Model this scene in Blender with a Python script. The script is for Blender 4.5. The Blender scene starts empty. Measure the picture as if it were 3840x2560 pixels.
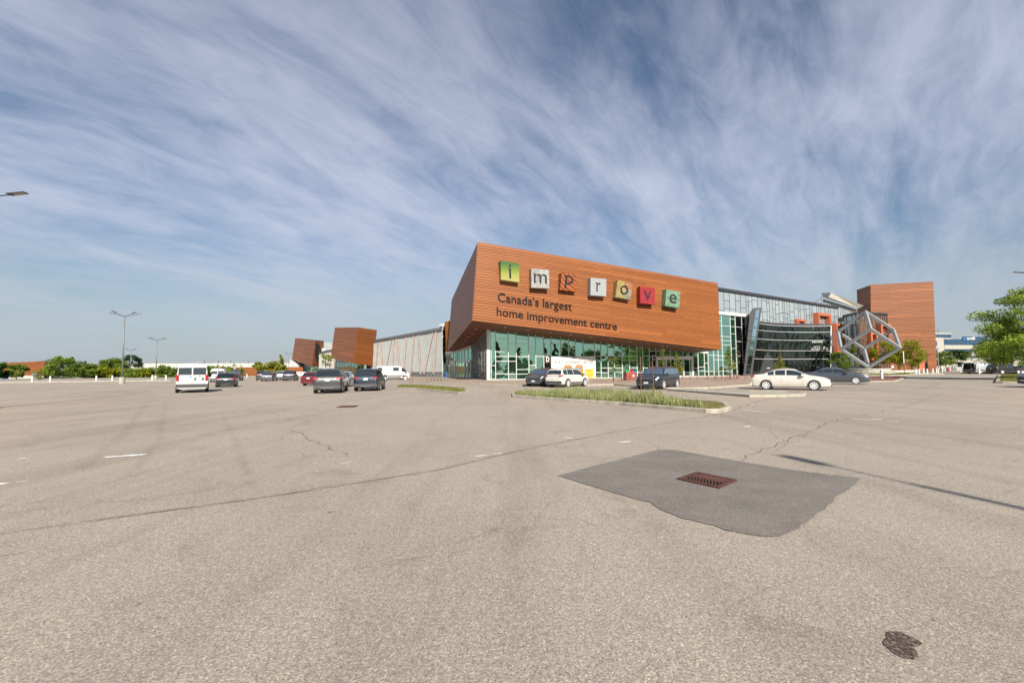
import bpy, math, random
from mathutils import Vector as V, Matrix, noise as mnoise
R = math.radians
random.seed(7)
sc = bpy.context.scene
COL = sc.collection

# ---------------------------------------------------------------- camera
F = 1707.0; CX, CY = 1920.0, 1280.0; CAMH = 1.55
PITCH = math.atan(105.0 / F); ROLL = R(-0.51)
fw = V((0, math.cos(PITCH), math.sin(PITCH)))
r0 = V((1, 0, 0)); u0 = V((0, -math.sin(PITCH), math.cos(PITCH)))
rt = r0 * math.cos(ROLL) + u0 * math.sin(ROLL)
up = -r0 * math.sin(ROLL) + u0 * math.cos(ROLL)
CAM = V((0, 0, CAMH))
cd = bpy.data.cameras.new('camera'); cam = bpy.data.objects.new('camera', cd); COL.objects.link(cam)
cd.sensor_fit = 'HORIZONTAL'; cd.sensor_width = 36.0; cd.lens = 36.0 * F / 3840.0
cd.clip_start = 0.05; cd.clip_end = 6000
m = Matrix((rt, up, -fw)).transposed().to_4x4(); m.translation = CAM
cam.matrix_world = m
sc.camera = cam

# ---------------------------------------------------------------- sun, sky, exposure
SUN_EL = R(31); SH = V((-0.245, 0.97, 0)).normalized()          # direction shadows fall
sd = bpy.data.lights.new('sun', 'SUN'); sd.energy = 4.3; sd.angle = R(0.53); sd.color = (1.0, 0.93, 0.82)
so = bpy.data.objects.new('sun', sd); COL.objects.link(so)
ldir = V((SH.x * math.cos(SUN_EL), SH.y * math.cos(SUN_EL), -math.sin(SUN_EL)))
so.rotation_euler = ldir.to_track_quat('-Z', 'Y').to_euler(); so.location = (20, -40, 60)
so.data.use_shadow = True

vs = sc.view_settings
vs.view_transform = 'Standard'; vs.look = 'None'; vs.gamma = 1.0; vs.exposure = 1.0; vs.use_curve_mapping = False

w = bpy.data.worlds.new('World'); sc.world = w; w.use_nodes = True
nt = w.node_tree; nt.nodes.clear(); N = nt.nodes; L = nt.links
def wn(t, **k):
    n = N.new(t)
    for a, b in k.items(): setattr(n, a, b)
    return n
def wmath(op, a, b=None, c=None, clamp=False):
    n = wn('ShaderNodeMath', operation=op); n.use_clamp = clamp
    for i, x in enumerate((a, b, c)):
        if x is None: continue
        if isinstance(x, (int, float)): n.inputs[i].default_value = x
        else: L.new(x, n.inputs[i])
    return n.outputs[0]
out = wn('ShaderNodeOutputWorld'); bg = wn('ShaderNodeBackground'); bg.inputs['Strength'].default_value = 0.10
sky = wn('ShaderNodeTexSky', sky_type='NISHITA'); sky.sun_disc = False
sky.sun_elevation = SUN_EL; sky.sun_rotation = R(166); sky.air_density = 1.0; sky.dust_density = 1.4; sky.ozone_density = 1.6
tc = wn('ShaderNodeTexCoord'); sp = wn('ShaderNodeSeparateXYZ'); L.new(tc.outputs['Generated'], sp.inputs[0])
zc = wmath('MAXIMUM', sp.outputs[2], 0.0)
den = wmath('ADD', zc, 0.42)
pu = wmath('DIVIDE', sp.outputs[0], den); pv = wmath('DIVIDE', sp.outputs[1], den)
BA = R(40)                                                       # cirrus bands run towards this azimuth
q = wmath('SUBTRACT', wmath('MULTIPLY', pu, math.cos(BA)), wmath('MULTIPLY', pv, math.sin(BA)))
al = wmath('ADD', wmath('MULTIPLY', pu, math.sin(BA)), wmath('MULTIPLY', pv, math.cos(BA)))
def wnoise(sx, sy, sz, scale, det, rough, dist=0.0):
    cb = wn('ShaderNodeCombineXYZ')
    L.new(wmath('MULTIPLY', q, sx), cb.inputs[0]); L.new(wmath('MULTIPLY', al, sy), cb.inputs[1]); cb.inputs[2].default_value = sz
    n = wn('ShaderNodeTexNoise'); n.inputs['Scale'].default_value = scale; n.inputs['Detail'].default_value = det
    n.inputs['Roughness'].default_value = rough; n.inputs['Distortion'].default_value = dist
    L.new(cb.outputs[0], n.inputs['Vector']); return n.outputs[0]
n1 = wnoise(4.6, 1.35, 4.6, 1.0, 7, 0.58, 0.5)      # long streaks
n2 = wnoise(1.5, 1.0, 12.3, 1.0, 4, 0.5, 0.3)      # broad patches
n3 = wnoise(13.0, 5.0, 1.7, 1.0, 7, 0.66, 0.7)       # fine fibres
cl = wmath('ADD', wmath('ADD', wmath('MULTIPLY', n1, 0.95), wmath('MULTIPLY', n2, 0.55)), wmath('MULTIPLY', n3, 0.50))
mr = wn('ShaderNodeMapRange', interpolation_type='SMOOTHSTEP'); L.new(cl, mr.inputs[0])
mr.inputs[1].default_value = 0.62; mr.inputs[2].default_value = 1.30; mr.inputs[3].default_value = 0.0; mr.inputs[4].default_value = 0.92
fade = wn('ShaderNodeMapRange'); L.new(zc, fade.inputs[0]); fade.inputs[1].default_value = 0.0; fade.inputs[2].default_value = 0.16
fade.inputs[3].default_value = 0.55; fade.inputs[4].default_value = 1.0
cov = wmath('MULTIPLY', mr.outputs[0], fade.outputs[0])
# clear sky: deepen towards the zenith (thin altitude of the sky), tint
tint = wn('ShaderNodeMix', data_type='RGBA', blend_type='MULTIPLY'); tint.inputs[0].default_value = 1.0
L.new(sky.outputs[0], tint.inputs[6]); tint.inputs[7].default_value = (0.44, 0.475, 0.50, 1)
cc = wn('ShaderNodeValToRGB'); L.new(zc, cc.inputs[0])
cc.color_ramp.elements[0].position = 0.0; cc.color_ramp.elements[0].color = (0.72, 0.78, 0.88, 1)
cc.color_ramp.elements[1].position = 0.85; cc.color_ramp.elements[1].color = (0.36, 0.40, 0.55, 1)
e = cc.color_ramp.elements.new(0.35); e.color = (0.70, 0.76, 0.94, 1)
cs = wn('ShaderNodeMix', data_type='RGBA', blend_type='MULTIPLY'); cs.inputs[0].default_value = 1.0
L.new(cc.outputs[0], cs.inputs[6]); cs.inputs[7].default_value = (4.2, 4.2, 4.2, 1)
mx = wn('ShaderNodeMix', data_type='RGBA'); L.new(cov, mx.inputs[0]); L.new(tint.outputs[2], mx.inputs[6]); L.new(cs.outputs[2], mx.inputs[7])
hz_ = wn('ShaderNodeMapRange', interpolation_type='SMOOTHSTEP'); L.new(sp.outputs[2], hz_.inputs[0]); hz_.inputs[1].default_value = -0.02; hz_.inputs[2].default_value = 0.27; hz_.inputs[3].default_value = 0.80; hz_.inputs[4].default_value = 0.0
hm = wn('ShaderNodeMix', data_type='RGBA'); L.new(hz_.outputs[0], hm.inputs[0]); L.new(mx.outputs[2], hm.inputs[6]); hm.inputs[7].default_value = (2.3, 2.62, 2.9, 1)   # haze near the horizon
L.new(hm.outputs[2], bg.inputs[0]); L.new(bg.outputs[0], out.inputs[0])

# ---------------------------------------------------------------- projection helpers (pixel of the survey photo -> real place)
def ray(px, py): return (fw * F + rt * (px - CX) - up * (py - CY)).normalized()
def gp(px, py, z=0.0):
    d = ray(px, py); t = (z - CAMH) / d.z; return CAM + d * t
def pd(px, py, depth):
    d = ray(px, py); return CAM + d * (depth / d.y)
def pdz(px, depth, z=0.0):
    """point at this column and depth standing at height z"""
    d = ray(px, 1385.0); p = CAM + d * (depth / d.y); return V((p.x, p.y, z))
def plane_hit(px, py, P0, n):
    d = ray(px, py); return CAM + d * ((P0 - CAM).dot(n) / d.dot(n))

# ---------------------------------------------------------------- object helpers
BASE = {}
def base_of(o):
    while o is not None:
        if o.name in BASE: return BASE[o.name]
        o = o.parent
    return V((0, 0, 0))
def tag(o, label=None, cat=None, group=None, kind=None):
    if label: o['label'] = label
    if cat: o['category'] = cat
    if group: o['group'] = group
    if kind: o['kind'] = kind
    return o
def thing(name, loc, label, cat, group=None):
    o = bpy.data.objects.new(name, None); COL.objects.link(o); o.location = loc; o.empty_display_size = 0.2
    BASE[o.name] = V(loc); return tag(o, label, cat, group)
def mk(name, verts, faces, mat, parent=None, smooth=False, loc=None):
    b = base_of(parent) if parent is not None else (V(loc) if loc is not None else V((0, 0, 0)))
    me = bpy.data.meshes.new(name)
    me.from_pydata([(v[0] - b.x, v[1] - b.y, v[2] - b.z) for v in verts], [], faces)
    mats = mat if isinstance(mat, (list, tuple)) else [mat]
    for mm in mats: me.materials.append(mm)
    if smooth: me.polygons.foreach_set('use_smooth', [True] * len(me.polygons))
    me.update()
    o = bpy.data.objects.new(name, me); COL.objects.link(o)
    if parent is not None: o.parent = parent
    elif loc is not None: o.location = loc; BASE[o.name] = V(loc)
    return o
class MB:
    def __init__(s): s.v = []; s.f = []
    def add(s, vs_, fs): k = len(s.v); s.v += [tuple(x) for x in vs_]; s.f += [tuple(i + k for i in f) for f in fs]; return s
    def slab(s, quad, dv):
        n = len(quad); b = [V(p) for p in quad]; t = [p + dv for p in b]
        # orient so that faces look outwards whatever the order of the corners
        nn = (b[1] - b[0]).cross(b[2] - b[0])
        if nn.dot(dv) < 0: b.reverse(); t.reverse()
        fs = [tuple(range(n - 1, -1, -1)), tuple(range(n, 2 * n))] + [(i, (i + 1) % n, n + (i + 1) % n, n + i) for i in range(n)]
        return s.add(b + t, fs)
    def box(s, c, hx, hy, hz, ax=V((1, 0, 0)), ay=V((0, 1, 0)), az=V((0, 0, 1))):
        c = V(c); q_ = [c - ax * hx - ay * hy - az * hz, c + ax * hx - ay * hy - az * hz, c + ax * hx + ay * hy - az * hz, c - ax * hx + ay * hy - az * hz]
        return s.slab(q_, az * 2 * hz)
    def bar(s, p, q_, w_, h_=None, ref=V((0, 0, 1))):
        p = V(p); q_ = V(q_); h_ = h_ or w_; d = (q_ - p).normalized()
        a = d.cross(ref)
        if a.length < 1e-4: a = d.cross(V((1, 0, 0)))
        a.normalize(); b = a.cross(d).normalized()
        return s.slab([p - a * w_ / 2 - b * h_ / 2, p + a * w_ / 2 - b * h_ / 2, p + a * w_ / 2 + b * h_ / 2, p - a * w_ / 2 + b * h_ / 2], q_ - p)
    def tube(s, pts, rad, n=8, cap=True):
        pts = [V(p) for p in pts]; rad = rad if isinstance(rad, (list, tuple)) else [rad] * len(pts); rings = []
        for i, p in enumerate(pts):
            d = (pts[min(i + 1, len(pts) - 1)] - pts[max(i - 1, 0)]).normalized()
            a = d.cross(V((0, 0, 1)))
            if a.length < 1e-3: a = V((1, 0, 0))
            a.normalize(); b = d.cross(a)
            rings.append([p + (a * math.cos(2 * math.pi * k / n) + b * math.sin(2 * math.pi * k / n)) * rad[i] for k in range(n)])
        vs_ = [x for r_ in rings for x in r_]; fs = []
        for i in range(len(pts) - 1):
            for k in range(n): fs.append((i * n + k, i * n + (k + 1) % n, (i + 1) * n + (k + 1) % n, (i + 1) * n + k))
        if cap: fs += [tuple(range(n - 1, -1, -1)), tuple(range((len(pts) - 1) * n, len(pts) * n))]
        return s.add(vs_, fs)
    def build(s, name, mat, parent=None, smooth=False, loc=None): return mk(name, s.v, s.f, mat, parent, smooth, loc)
def copy_tree(o, parent=None):
    c = o.copy(); COL.objects.link(c); c.parent = parent
    for ch in o.children: copy_tree(ch, c)
    return c

# ---------------------------------------------------------------- materials
MATS = {}
class NM:
    def __init__(s, name):
        s.m = bpy.data.materials.new(name); s.m.use_nodes = True; s.t = s.m.node_tree; s.t.nodes.clear()
        s.out = s.n('ShaderNodeOutputMaterial'); s.b = None
    def n(s, t, **k):
        x = s.t.nodes.new(t)
        for a, b in k.items(): setattr(x, a, b)
        return x
    def l(s, a, b): s.t.links.new(a, b)
    def bsdf(s, col=(0.5,) * 3, rough=0.6, metal=0.0, spec=0.5, **k):
        b = s.n('ShaderNodeBsdfPrincipled'); s.b = b
        b.inputs['Base Color'].default_value = (*col, 1); b.inputs['Roughness'].default_value = rough
        b.inputs['Metallic'].default_value = metal; b.inputs['Specular IOR Level'].default_value = spec
        for a, v in k.items(): b.inputs[a].default_value = v
        s.l(b.outputs[0], s.out.inputs[0]); return b
    def coord(s, which='Object'): return s.n('ShaderNodeTexCoord').outputs[which]
    def geo(s): return s.n('ShaderNodeNewGeometry').outputs['Position']
    def noise(s, vec, scale, det=4, rough=0.55, dist=0.0):
        x = s.n('ShaderNodeTexNoise'); x.inputs['Scale'].default_value = scale; x.inputs['Detail'].default_value = det
        x.inputs['Roughness'].default_value = rough; x.inputs['Distortion'].default_value = dist
        if vec is not None: s.l(vec, x.inputs['Vector'])
        return x
    def map(s, vec, sc_=(1, 1, 1), rot=(0, 0, 0), loc=(0, 0, 0)):
        x = s.n('ShaderNodeMapping'); x.inputs['Scale'].default_value = sc_; x.inputs['Rotation'].default_value = rot; x.inputs['Location'].default_value = loc
        s.l(vec, x.inputs[0]); return x.outputs[0]
    def ramp(s, fac, stops):
        x = s.n('ShaderNodeValToRGB'); e = x.color_ramp.elements
        while len(e) < len(stops): e.new(0.5)
        for i, (p, c) in enumerate(stops):
            e[i].position = p; e[i].color = (*c, 1) if len(c) == 3 else c
        s.l(fac, x.inputs[0]); return x.outputs[0]
    def mix(s, fac, a, b, blend='MIX'):
        x = s.n('ShaderNodeMix', data_type='RGBA', blend_type=blend)
        for v, i in ((fac, 0), (a, 6), (b, 7)):
            if isinstance(v, (int, float)): x.inputs[i].default_value = v
            elif isinstance(v, tuple): x.inputs[i].default_value = (*v, 1)
            else: s.l(v, x.inputs[i])
        return x.outputs[2]
    def math(s, op, a, b=None, clamp=False):
        x = s.n('ShaderNodeMath', operation=op); x.use_clamp = clamp
        for i, v in enumerate((a, b)):
            if v is None: continue
            if isinstance(v, (int, float)): x.inputs[i].default_value = v
            else: s.l(v, x.inputs[i])
        return x.outputs[0]
    def rng(s, v, a, b, c=0.0, d=1.0):
        x = s.n('ShaderNodeMapRange'); s.l(v, x.inputs[0])
        for i, k in enumerate((a, b, c, d)): x.inputs[i + 1].default_value = k
        return x.outputs[0]
    def bump(s, h, st=0.3, dist=0.01):
        x = s.n('ShaderNodeBump'); x.inputs['Strength'].default_value = st; x.inputs['Distance'].default_value = dist
        s.l(h, x.inputs['Height']); s.l(x.outputs[0], s.b.inputs['Normal'])
    def col(s, sock): s.l(sock, s.b.inputs['Base Color'])
    def rnd(s): return s.n('ShaderNodeObjectInfo').outputs['Random']

def plain(name, col, rough=0.6, metal=0.0, var=0.08, spec=0.5, nscale=6.0, **k):
    x = NM(name); x.bsdf(col, rough, metal, spec, **k)
    nz = x.noise(x.geo(), nscale, 4)
    lo = tuple(c * (1 - var) for c in col); hi = tuple(min(1, c * (1 + var)) for c in col)
    x.col(x.ramp(nz.outputs[0], [(0.3, lo), (0.7, hi)])); return x.m

def asphalt():
    x = NM('worn_asphalt'); x.bsdf((0.25, 0.23, 0.21), 0.92, 0, 0.25); g = x.geo()
    sp1 = x.noise(g, 170, 2, 0.7)                       # aggregate
    sp2 = x.noise(g, 75, 3, 0.7)
    sp3 = x.noise(g, 12, 3, 0.6)
    vor = x.n('ShaderNodeTexVoronoi'); vor.inputs['Scale'].default_value = 88; x.l(g, vor.inputs['Vector'])
    st = x.math('ADD', x.math('MULTIPLY', sp1.outputs[0], 0.5), x.math('MULTIPLY', sp2.outputs[0], 0.5))
    c1 = x.ramp(st, [(0.34, (0.14, 0.125, 0.112)), (0.46, (0.275, 0.245, 0.218)), (0.56, (0.36, 0.325, 0.29)), (0.66, (0.62, 0.58, 0.52))])
    stone = x.ramp(vor.outputs['Color'], [(0.0, (0.55, 0.53, 0.51)), (0.45, (0.92, 0.92, 0.92)), (0.75, (1.12, 1.1, 1.06)), (1.0, (1.75, 1.66, 1.52))])
    c1 = x.mix(0.9, c1, stone, 'MULTIPLY')
    big = x.noise(g, 0.11, 5, 0.6, 0.4)                # broad tone
    warm = x.noise(g, 0.035, 2, 0.5)
    c2 = x.mix(1.0, c1, x.ramp(big.outputs[0], [(0.28, (0.84, 0.84, 0.84)), (0.5, (1, 1, 1)), (0.75, (1.12, 1.1, 1.08))]), 'MULTIPLY')
    c2 = x.mix(1.0, c2, x.ramp(warm.outputs[0], [(0.35, (0.99, 1.0, 0.955)), (0.65, (1.08, 1.01, 0.945))]), 'MULTIPLY')
    mid = x.noise(g, 1.3, 5, 0.65, 0.6)                # grime blotches
    c2 = x.mix(1.0, c2, x.ramp(mid.outputs[0], [(0.28, (0.82, 0.81, 0.80)), (0.42, (1, 1, 1)), (0.8, (1.04, 1.04, 1.04))]), 'MULTIPLY')
    trk = x.noise(x.map(g, (0.9, 0.06, 1), (0, 0, R(-52))), 1.0, 4, 0.6, 0.3)   # wheel tracks
    c2 = x.mix(0.6, c2, x.ramp(trk.outputs[0], [(0.30, (0.72, 0.71, 0.70)), (0.5, (1, 1, 1)), (0.8, (1.06, 1.06, 1.06))]), 'MULTIPLY')
    c2 = x.mix(1.0, c2, x.ramp(x.noise(g, 24, 3, 0.75).outputs[0], [(0.36, (0.88, 0.87, 0.86)), (0.5, (1, 1, 1)), (0.66, (1.13, 1.12, 1.10))]), 'MULTIPLY')
    # hairline crack web in patches
    wv = x.n('ShaderNodeVectorMath', operation='ADD'); nz = x.noise(g, 2.2, 4, 0.6)
    x.l(g, wv.inputs[0]); x.l(nz.outputs['Color'], wv.inputs[1])
    ve = x.n('ShaderNodeTexVoronoi', feature='DISTANCE_TO_EDGE'); ve.inputs['Scale'].default_value = 0.55; x.l(wv.outputs[0], ve.inputs['Vector'])
    ck = x.rng(ve.outputs[0], 0.0, 0.012, 1.0, 0.0)
    pm = x.noise(g, 0.16, 3, 0.5); ck = x.math('MULTIPLY', ck, x.rng(pm.outputs[0], 0.47, 0.60, 0.0, 0.55))
    c2 = x.mix(ck, c2, (0.07, 0.062, 0.055))
    x.col(c2); x.bump(sp2.outputs[0], 0.35, 0.012); return x.m
def patch_asphalt():
    x = NM('fresh_asphalt_patch'); x.bsdf((0.12,) * 3, 0.9, 0, 0.25); g = x.geo()
    a = x.noise(g, 170, 2, 0.7); b = x.noise(g, 70, 3, 0.65); d = x.noise(g, 1.6, 4, 0.6)
    st = x.math('ADD', x.math('MULTIPLY', a.outputs[0], 0.55), x.math('MULTIPLY', b.outputs[0], 0.45))
    c = x.ramp(st, [(0.36, (0.088, 0.078, 0.070)), (0.48, (0.152, 0.136, 0.122)), (0.58, (0.205, 0.185, 0.167)), (0.66, (0.46, 0.43, 0.40))])
    c = x.mix(1.0, c, x.ramp(d.outputs[0], [(0.3, (0.85, 0.85, 0.85)), (0.7, (1.15, 1.14, 1.12))]), 'MULTIPLY')
    x.col(c); x.bump(b.outputs[0], 0.3, 0.008); return x.m
def alpha_dark(name, col, lo, hi, scale, strength=1.0):
    """stain with a broken outline: noise decides where the ground shows through"""
    x = NM(name); b = x.bsdf(col, 0.9, 0, 0.25); g = x.geo()
    nz = x.noise(g, scale, 5, 0.7); fi = x.noise(g, 60, 2, 0.7)
    v = x.math('ADD', x.math('MULTIPLY', nz.outputs[0], 0.7), x.math('MULTIPLY', fi.outputs[0], 0.3))
    uv = x.coord('UV'); s_ = x.n('ShaderNodeSeparateXYZ'); x.l(uv, s_.inputs[0])
    edge = x.math('SUBTRACT', 1.0, x.math('ABSOLUTE', x.math('SUBTRACT', x.math('MULTIPLY', s_.outputs[1], 2.0), 1.0)))
    a = x.math('MULTIPLY', x.rng(v, lo, hi, 0.0, strength), x.rng(edge, 0.0, 0.7, 0.0, 1.0))
    tr = x.n('ShaderNodeBsdfTransparent'); mxs = x.n('ShaderNodeMixShader')
    x.l(a, mxs.inputs[0]); x.l(tr.outputs[0], mxs.inputs[1]); x.l(b.outputs[0], mxs.inputs[2]); x.l(mxs.outputs[0], x.out.inputs[0])
    return x.m
def wood(name, dark, light, nscale=1.0):
    x = NM(name); x.bsdf(light, 0.5, 0, 0.3); x.b.inputs['Coat Weight'].default_value = 0.15; x.b.inputs['Coat Roughness'].default_value = 0.32
    rd = x.rnd(); g = x.geo()
    c = x.ramp(rd, [(0.0, dark), (0.35, tuple((a + b) / 2 for a, b in zip(dark, light))), (0.85, light), (1.0, tuple(min(1, k * 1.22) for k in light))])
    gr = x.noise(x.map(g, (0.5, 0.5, 9.0)), nscale, 5, 0.65, 0.4)
    c = x.mix(0.2, c, x.ramp(gr.outputs[0], [(0.3, (0.82, 0.8, 0.78)), (0.7, (1.1, 1.1, 1.1))]), 'MULTIPLY')
    st = x.noise(x.map(g, (1.6, 1.6, 0.12)), 0.5, 4, 0.6)
    c = x.mix(0.35, c, x.ramp(st.outputs[0], [(0.3, (0.86, 0.84, 0.82)), (0.6, (1.04, 1.04, 1.04))]), 'MULTIPLY')
    x.col(c); return x.m
def glass(name, tint, refl, inner, rough=0.012, wob=0.0):
    """coated facade glass: tinted mirror coat over a dark inside"""
    x = NM(name); gl = x.n('ShaderNodeBsdfGlossy'); gl.inputs['Color'].default_value = (*tint, 1); gl.inputs['Roughness'].default_value = rough
    df = x.n('ShaderNodeBsdfDiffuse'); g = x.geo()
    nz = x.noise(g, 0.35, 3); x.l(x.ramp(nz.outputs[0], [(0.35, tuple(c * 0.7 for c in inner)), (0.65, tuple(c * 1.4 for c in inner))]), df.inputs[0])
    lw = x.n('ShaderNodeLayerWeight'); lw.inputs[0].default_value = 0.25
    fac = x.math('ADD', x.math('MULTIPLY', lw.outputs['Fresnel'], 0.6), refl, True)
    ms = x.n('ShaderNodeMixShader'); x.l(fac, ms.inputs[0]); x.l(df.outputs[0], ms.inputs[1]); x.l(gl.outputs[0], ms.inputs[2]); x.l(ms.outputs[0], x.out.inputs[0])
    if wob:
        bn = x.noise(g, 0.8, 2); bp = x.n('ShaderNodeBump'); bp.inputs['Strength'].default_value = wob; bp.inputs['Distance'].default_value = 0.05
        x.l(bn.outputs[0], bp.inputs['Height']); x.l(bp.outputs[0], gl.inputs['Normal'])
    return x.m
def leaf(name, lo, hi, tr=0.35):
    x = NM(name); g = x.geo(); nz = x.noise(g, 1.1, 3); rd = x.rnd()
    c = x.ramp(nz.outputs[0], [(0.3, lo), (0.7, hi)])
    c = x.mix(0.35, c, x.ramp(rd, [(0, (0.75, 0.8, 0.75)), (1, (1.25, 1.15, 1.0))]), 'MULTIPLY')
    d = x.n('ShaderNodeBsdfDiffuse'); t = x.n('ShaderNodeBsdfTranslucent'); ms = x.n('ShaderNodeMixShader'); ms.inputs[0].default_value = tr
    x.l(c, d.inputs[0]); x.l(c, t.inputs[0]); x.l(d.outputs[0], ms.inputs[1]); x.l(t.outputs[0], ms.inputs[2]); x.l(ms.outputs[0], x.out.inputs[0]); return x.m
def paint(name, col, metal=0.0, rough=0.32):
    x = NM(name); x.bsdf(col, rough, metal, 0.5); x.b.inputs['Coat Weight'].default_value = 0.8; x.b.inputs['Coat Roughness'].default_value = 0.04
    nz = x.noise(x.geo(), 3.0, 4); x.col(x.ramp(nz.outputs[0], [(0.3, tuple(c * 0.93 for c in col)), (0.7, col)])); return x.m
def pavers(name, c1, c2, mortar, scale, rot=0.0):
    x = NM(name); x.bsdf(c1, 0.9, 0, 0.25); g = x.geo()
    br = x.n('ShaderNodeTexBrick'); br.inputs['Color1'].default_value = (*c1, 1); br.inputs['Color2'].default_value = (*c2, 1); br.inputs['Mortar'].default_value = (*mortar, 1)
    br.inputs['Scale'].default_value = scale; br.inputs['Mortar Size'].default_value = 0.015
    x.l(x.map(g, (1, 1, 1), (0, 0, rot)), br.inputs['Vector'])
    nz = x.noise(g, 0.4, 5, 0.6); x.col(x.mix(1.0, br.outputs[0], x.ramp(nz.outputs[0], [(0.3, (0.8, 0.8, 0.8)), (0.7, (1.12, 1.1, 1.08))]), 'MULTIPLY')); return x.m

M = {}
M['asphalt'] = asphalt(); M['patch'] = patch_asphalt()
M['crack'] = alpha_dark('asphalt_crack', (0.055, 0.05, 0.045), 0.38, 0.56, 5.0, 0.52)
M['seam'] = alpha_dark('worn_seam_grime', (0.08, 0.073, 0.068), 0.36, 0.70, 2.0, 0.42)
M['scuff'] = alpha_dark('tyre_scuff', (0.075, 0.068, 0.064), 0.42, 0.78, 1.5, 0.22)
M['white_mark'] = alpha_dark('worn_white_paint', (0.70, 0.69, 0.65), 0.30, 0.48, 9.0, 1.0)
M['oil'] = NM('oil_stain').m
xx = NM('oil_soaked_asphalt'); xx.bsdf((0.06, 0.045, 0.04), 0.8, 0, 0.3)
nzz = xx.noise(xx.geo(), 60, 3, 0.7); xx.col(xx.ramp(nzz.outputs[0], [(0.38, (0.035, 0.024, 0.02)), (0.52, (0.085, 0.058, 0.047)), (0.64, (0.24, 0.19, 0.16))])); M['oil'] = xx.m
M['concrete'] = plain('pale_concrete', (0.32, 0.295, 0.25), 0.9, 0, 0.16, 0.25, 2.5)
M['kerb'] = plain('kerb_concrete', (0.33, 0.30, 0.245), 0.9, 0, 0.25, 0.25, 3.0)
M['pavers'] = pavers('plaza_pavers', (0.36, 0.275, 0.215), (0.31, 0.24, 0.19), (0.20, 0.165, 0.14), 2.2, R(18))
M['red_pavers'] = pavers('red_brick_pavers', (0.24, 0.105, 0.08), (0.20, 0.09, 0.07), (0.15, 0.1, 0.08), 4.0, R(18))
M['wood'] = wood('orange_wood_cladding', (0.20, 0.063, 0.0145), (0.245, 0.080, 0.019))
M['wood_dark'] = M['wood']
M['backing'] = plain('dark_joint_backing', (0.02, 0.010, 0.007), 0.9)
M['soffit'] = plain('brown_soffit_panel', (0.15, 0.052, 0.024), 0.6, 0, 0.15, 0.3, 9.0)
M['white_frame'] = plain('white_aluminium_frame', (0.55, 0.55, 0.55), 0.4, 0, 0.05)
M['dark_frame'] = plain('charcoal_frame', (0.035, 0.035, 0.04), 0.5, 0, 0.1)
M['glass'] = glass('green_facade_glass', (0.46, 0.78, 0.62), 0.72, (0.03, 0.07, 0.05), 0.008, 0.06)
M['glass_dark'] = glass('dark_facade_glass', (0.40, 0.50, 0.44), 0.16, (0.006, 0.008, 0.008), 0.008, 0.05)
M['glass_blue'] = glass('blue_strip_glass', (0.55, 0.8, 0.95), 0.6, (0.05, 0.11, 0.14), 0.01, 0.05)
M['glass_side'] = glass('grey_side_glass', (0.72, 0.74, 0.70), 0.7, (0.05, 0.055, 0.05), 0.01, 0.08)
x_ = NM('grey_spandrel_panel'); x_.bsdf((0.24, 0.27, 0.28), 0.10, 0.45, 0.6); x_.col(x_.ramp(x_.rnd(), [(0, (0.34, 0.39, 0.41)), (1, (0.42, 0.47, 0.48))])); M['spandrel'] = x_.m
x_ = NM('brown_reflection_panel'); x_.bsdf((0.2, 0.11, 0.07), 0.2, 0.3, 0.6); x_.col(x_.ramp(x_.rnd(), [(0, (0.14, 0.075, 0.05)), (1, (0.24, 0.13, 0.085))])); M['spandrel_reflection'] = x_.m  # brown reflection put into the panel colour
x_ = NM('ribbed_white_metal'); x_.bsdf((0.50, 0.52, 0.50), 0.5, 0, 0.4)
nz_ = x_.noise(x_.geo(), 0.5, 3); x_.col(x_.ramp(nz_.outputs[0], [(0.3, (0.33, 0.355, 0.35)), (0.7, (0.39, 0.41, 0.40))])); M['metal_wall'] = x_.m
M['fin'] = plain('pale_fin_panel', (0.50, 0.48, 0.44), 0.5); M['fin_side'] = plain('orange_fin_side', (0.22, 0.065, 0.028), 0.6)
M['orange'] = plain('orange_portal_panel', (0.38, 0.10, 0.045), 0.5, 0, 0.06)
M['steel'] = plain('brushed_steel_beam', (0.25, 0.265, 0.275), 0.45, 0.1, 0.06); M['roofmetal'] = plain('beige_metal_fascia', (0.50, 0.48, 0.43), 0.5, 0.0, 0.05)
M['coping'] = plain('dark_coping', (0.028, 0.028, 0.034), 0.55)
M['stone'] = plain('pale_stone', (0.42, 0.40, 0.34), 0.85, 0, 0.15, 0.3, 4)
M['grey_metal'] = plain('galvanised_metal', (0.17, 0.175, 0.18), 0.55, 0.3, 0.15); M['dark_metal'] = plain('dark_metal', (0.04, 0.04, 0.045), 0.5)
M['lamp_lens'] = plain('unlit_lamp_lens', (0.34, 0.30, 0.18), 0.3)
M['rust'] = plain('rusty_iron', (0.085, 0.038, 0.028), 0.8, 0.1, 0.3, 0.3, 30); M['black'] = plain('matt_black', (0.012, 0.012, 0.012), 0.7); M['pit'] = plain('dark_pit', (0.004,) * 3, 1.0)
M['letter'] = plain('dark_bronze_letter', (0.014, 0.009, 0.009), 0.7, 0, 0.08, 0.2); M['letter_in'] = plain('near_black_letter', (0.018, 0.015, 0.02), 0.3)
M['white'] = plain('white_paint', (0.56, 0.56, 0.55), 0.5, 0, 0.05); M['cream'] = plain('off_white_wall', (0.40, 0.40, 0.375), 0.8, 0, 0.08, 0.3, 0.5)
M['blue'] = plain('blue_plastic', (0.02, 0.12, 0.38), 0.45); M['red'] = plain('red_plastic', (0.45, 0.03, 0.03), 0.45); M['green'] = plain('green_plastic', (0.03, 0.35, 0.09), 0.45)
M['maroon'] = plain('maroon_coated_metal', (0.20, 0.035, 0.03), 0.5); M['brickred'] = plain('brown_red_bin', (0.22, 0.05, 0.035), 0.6)
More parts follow.
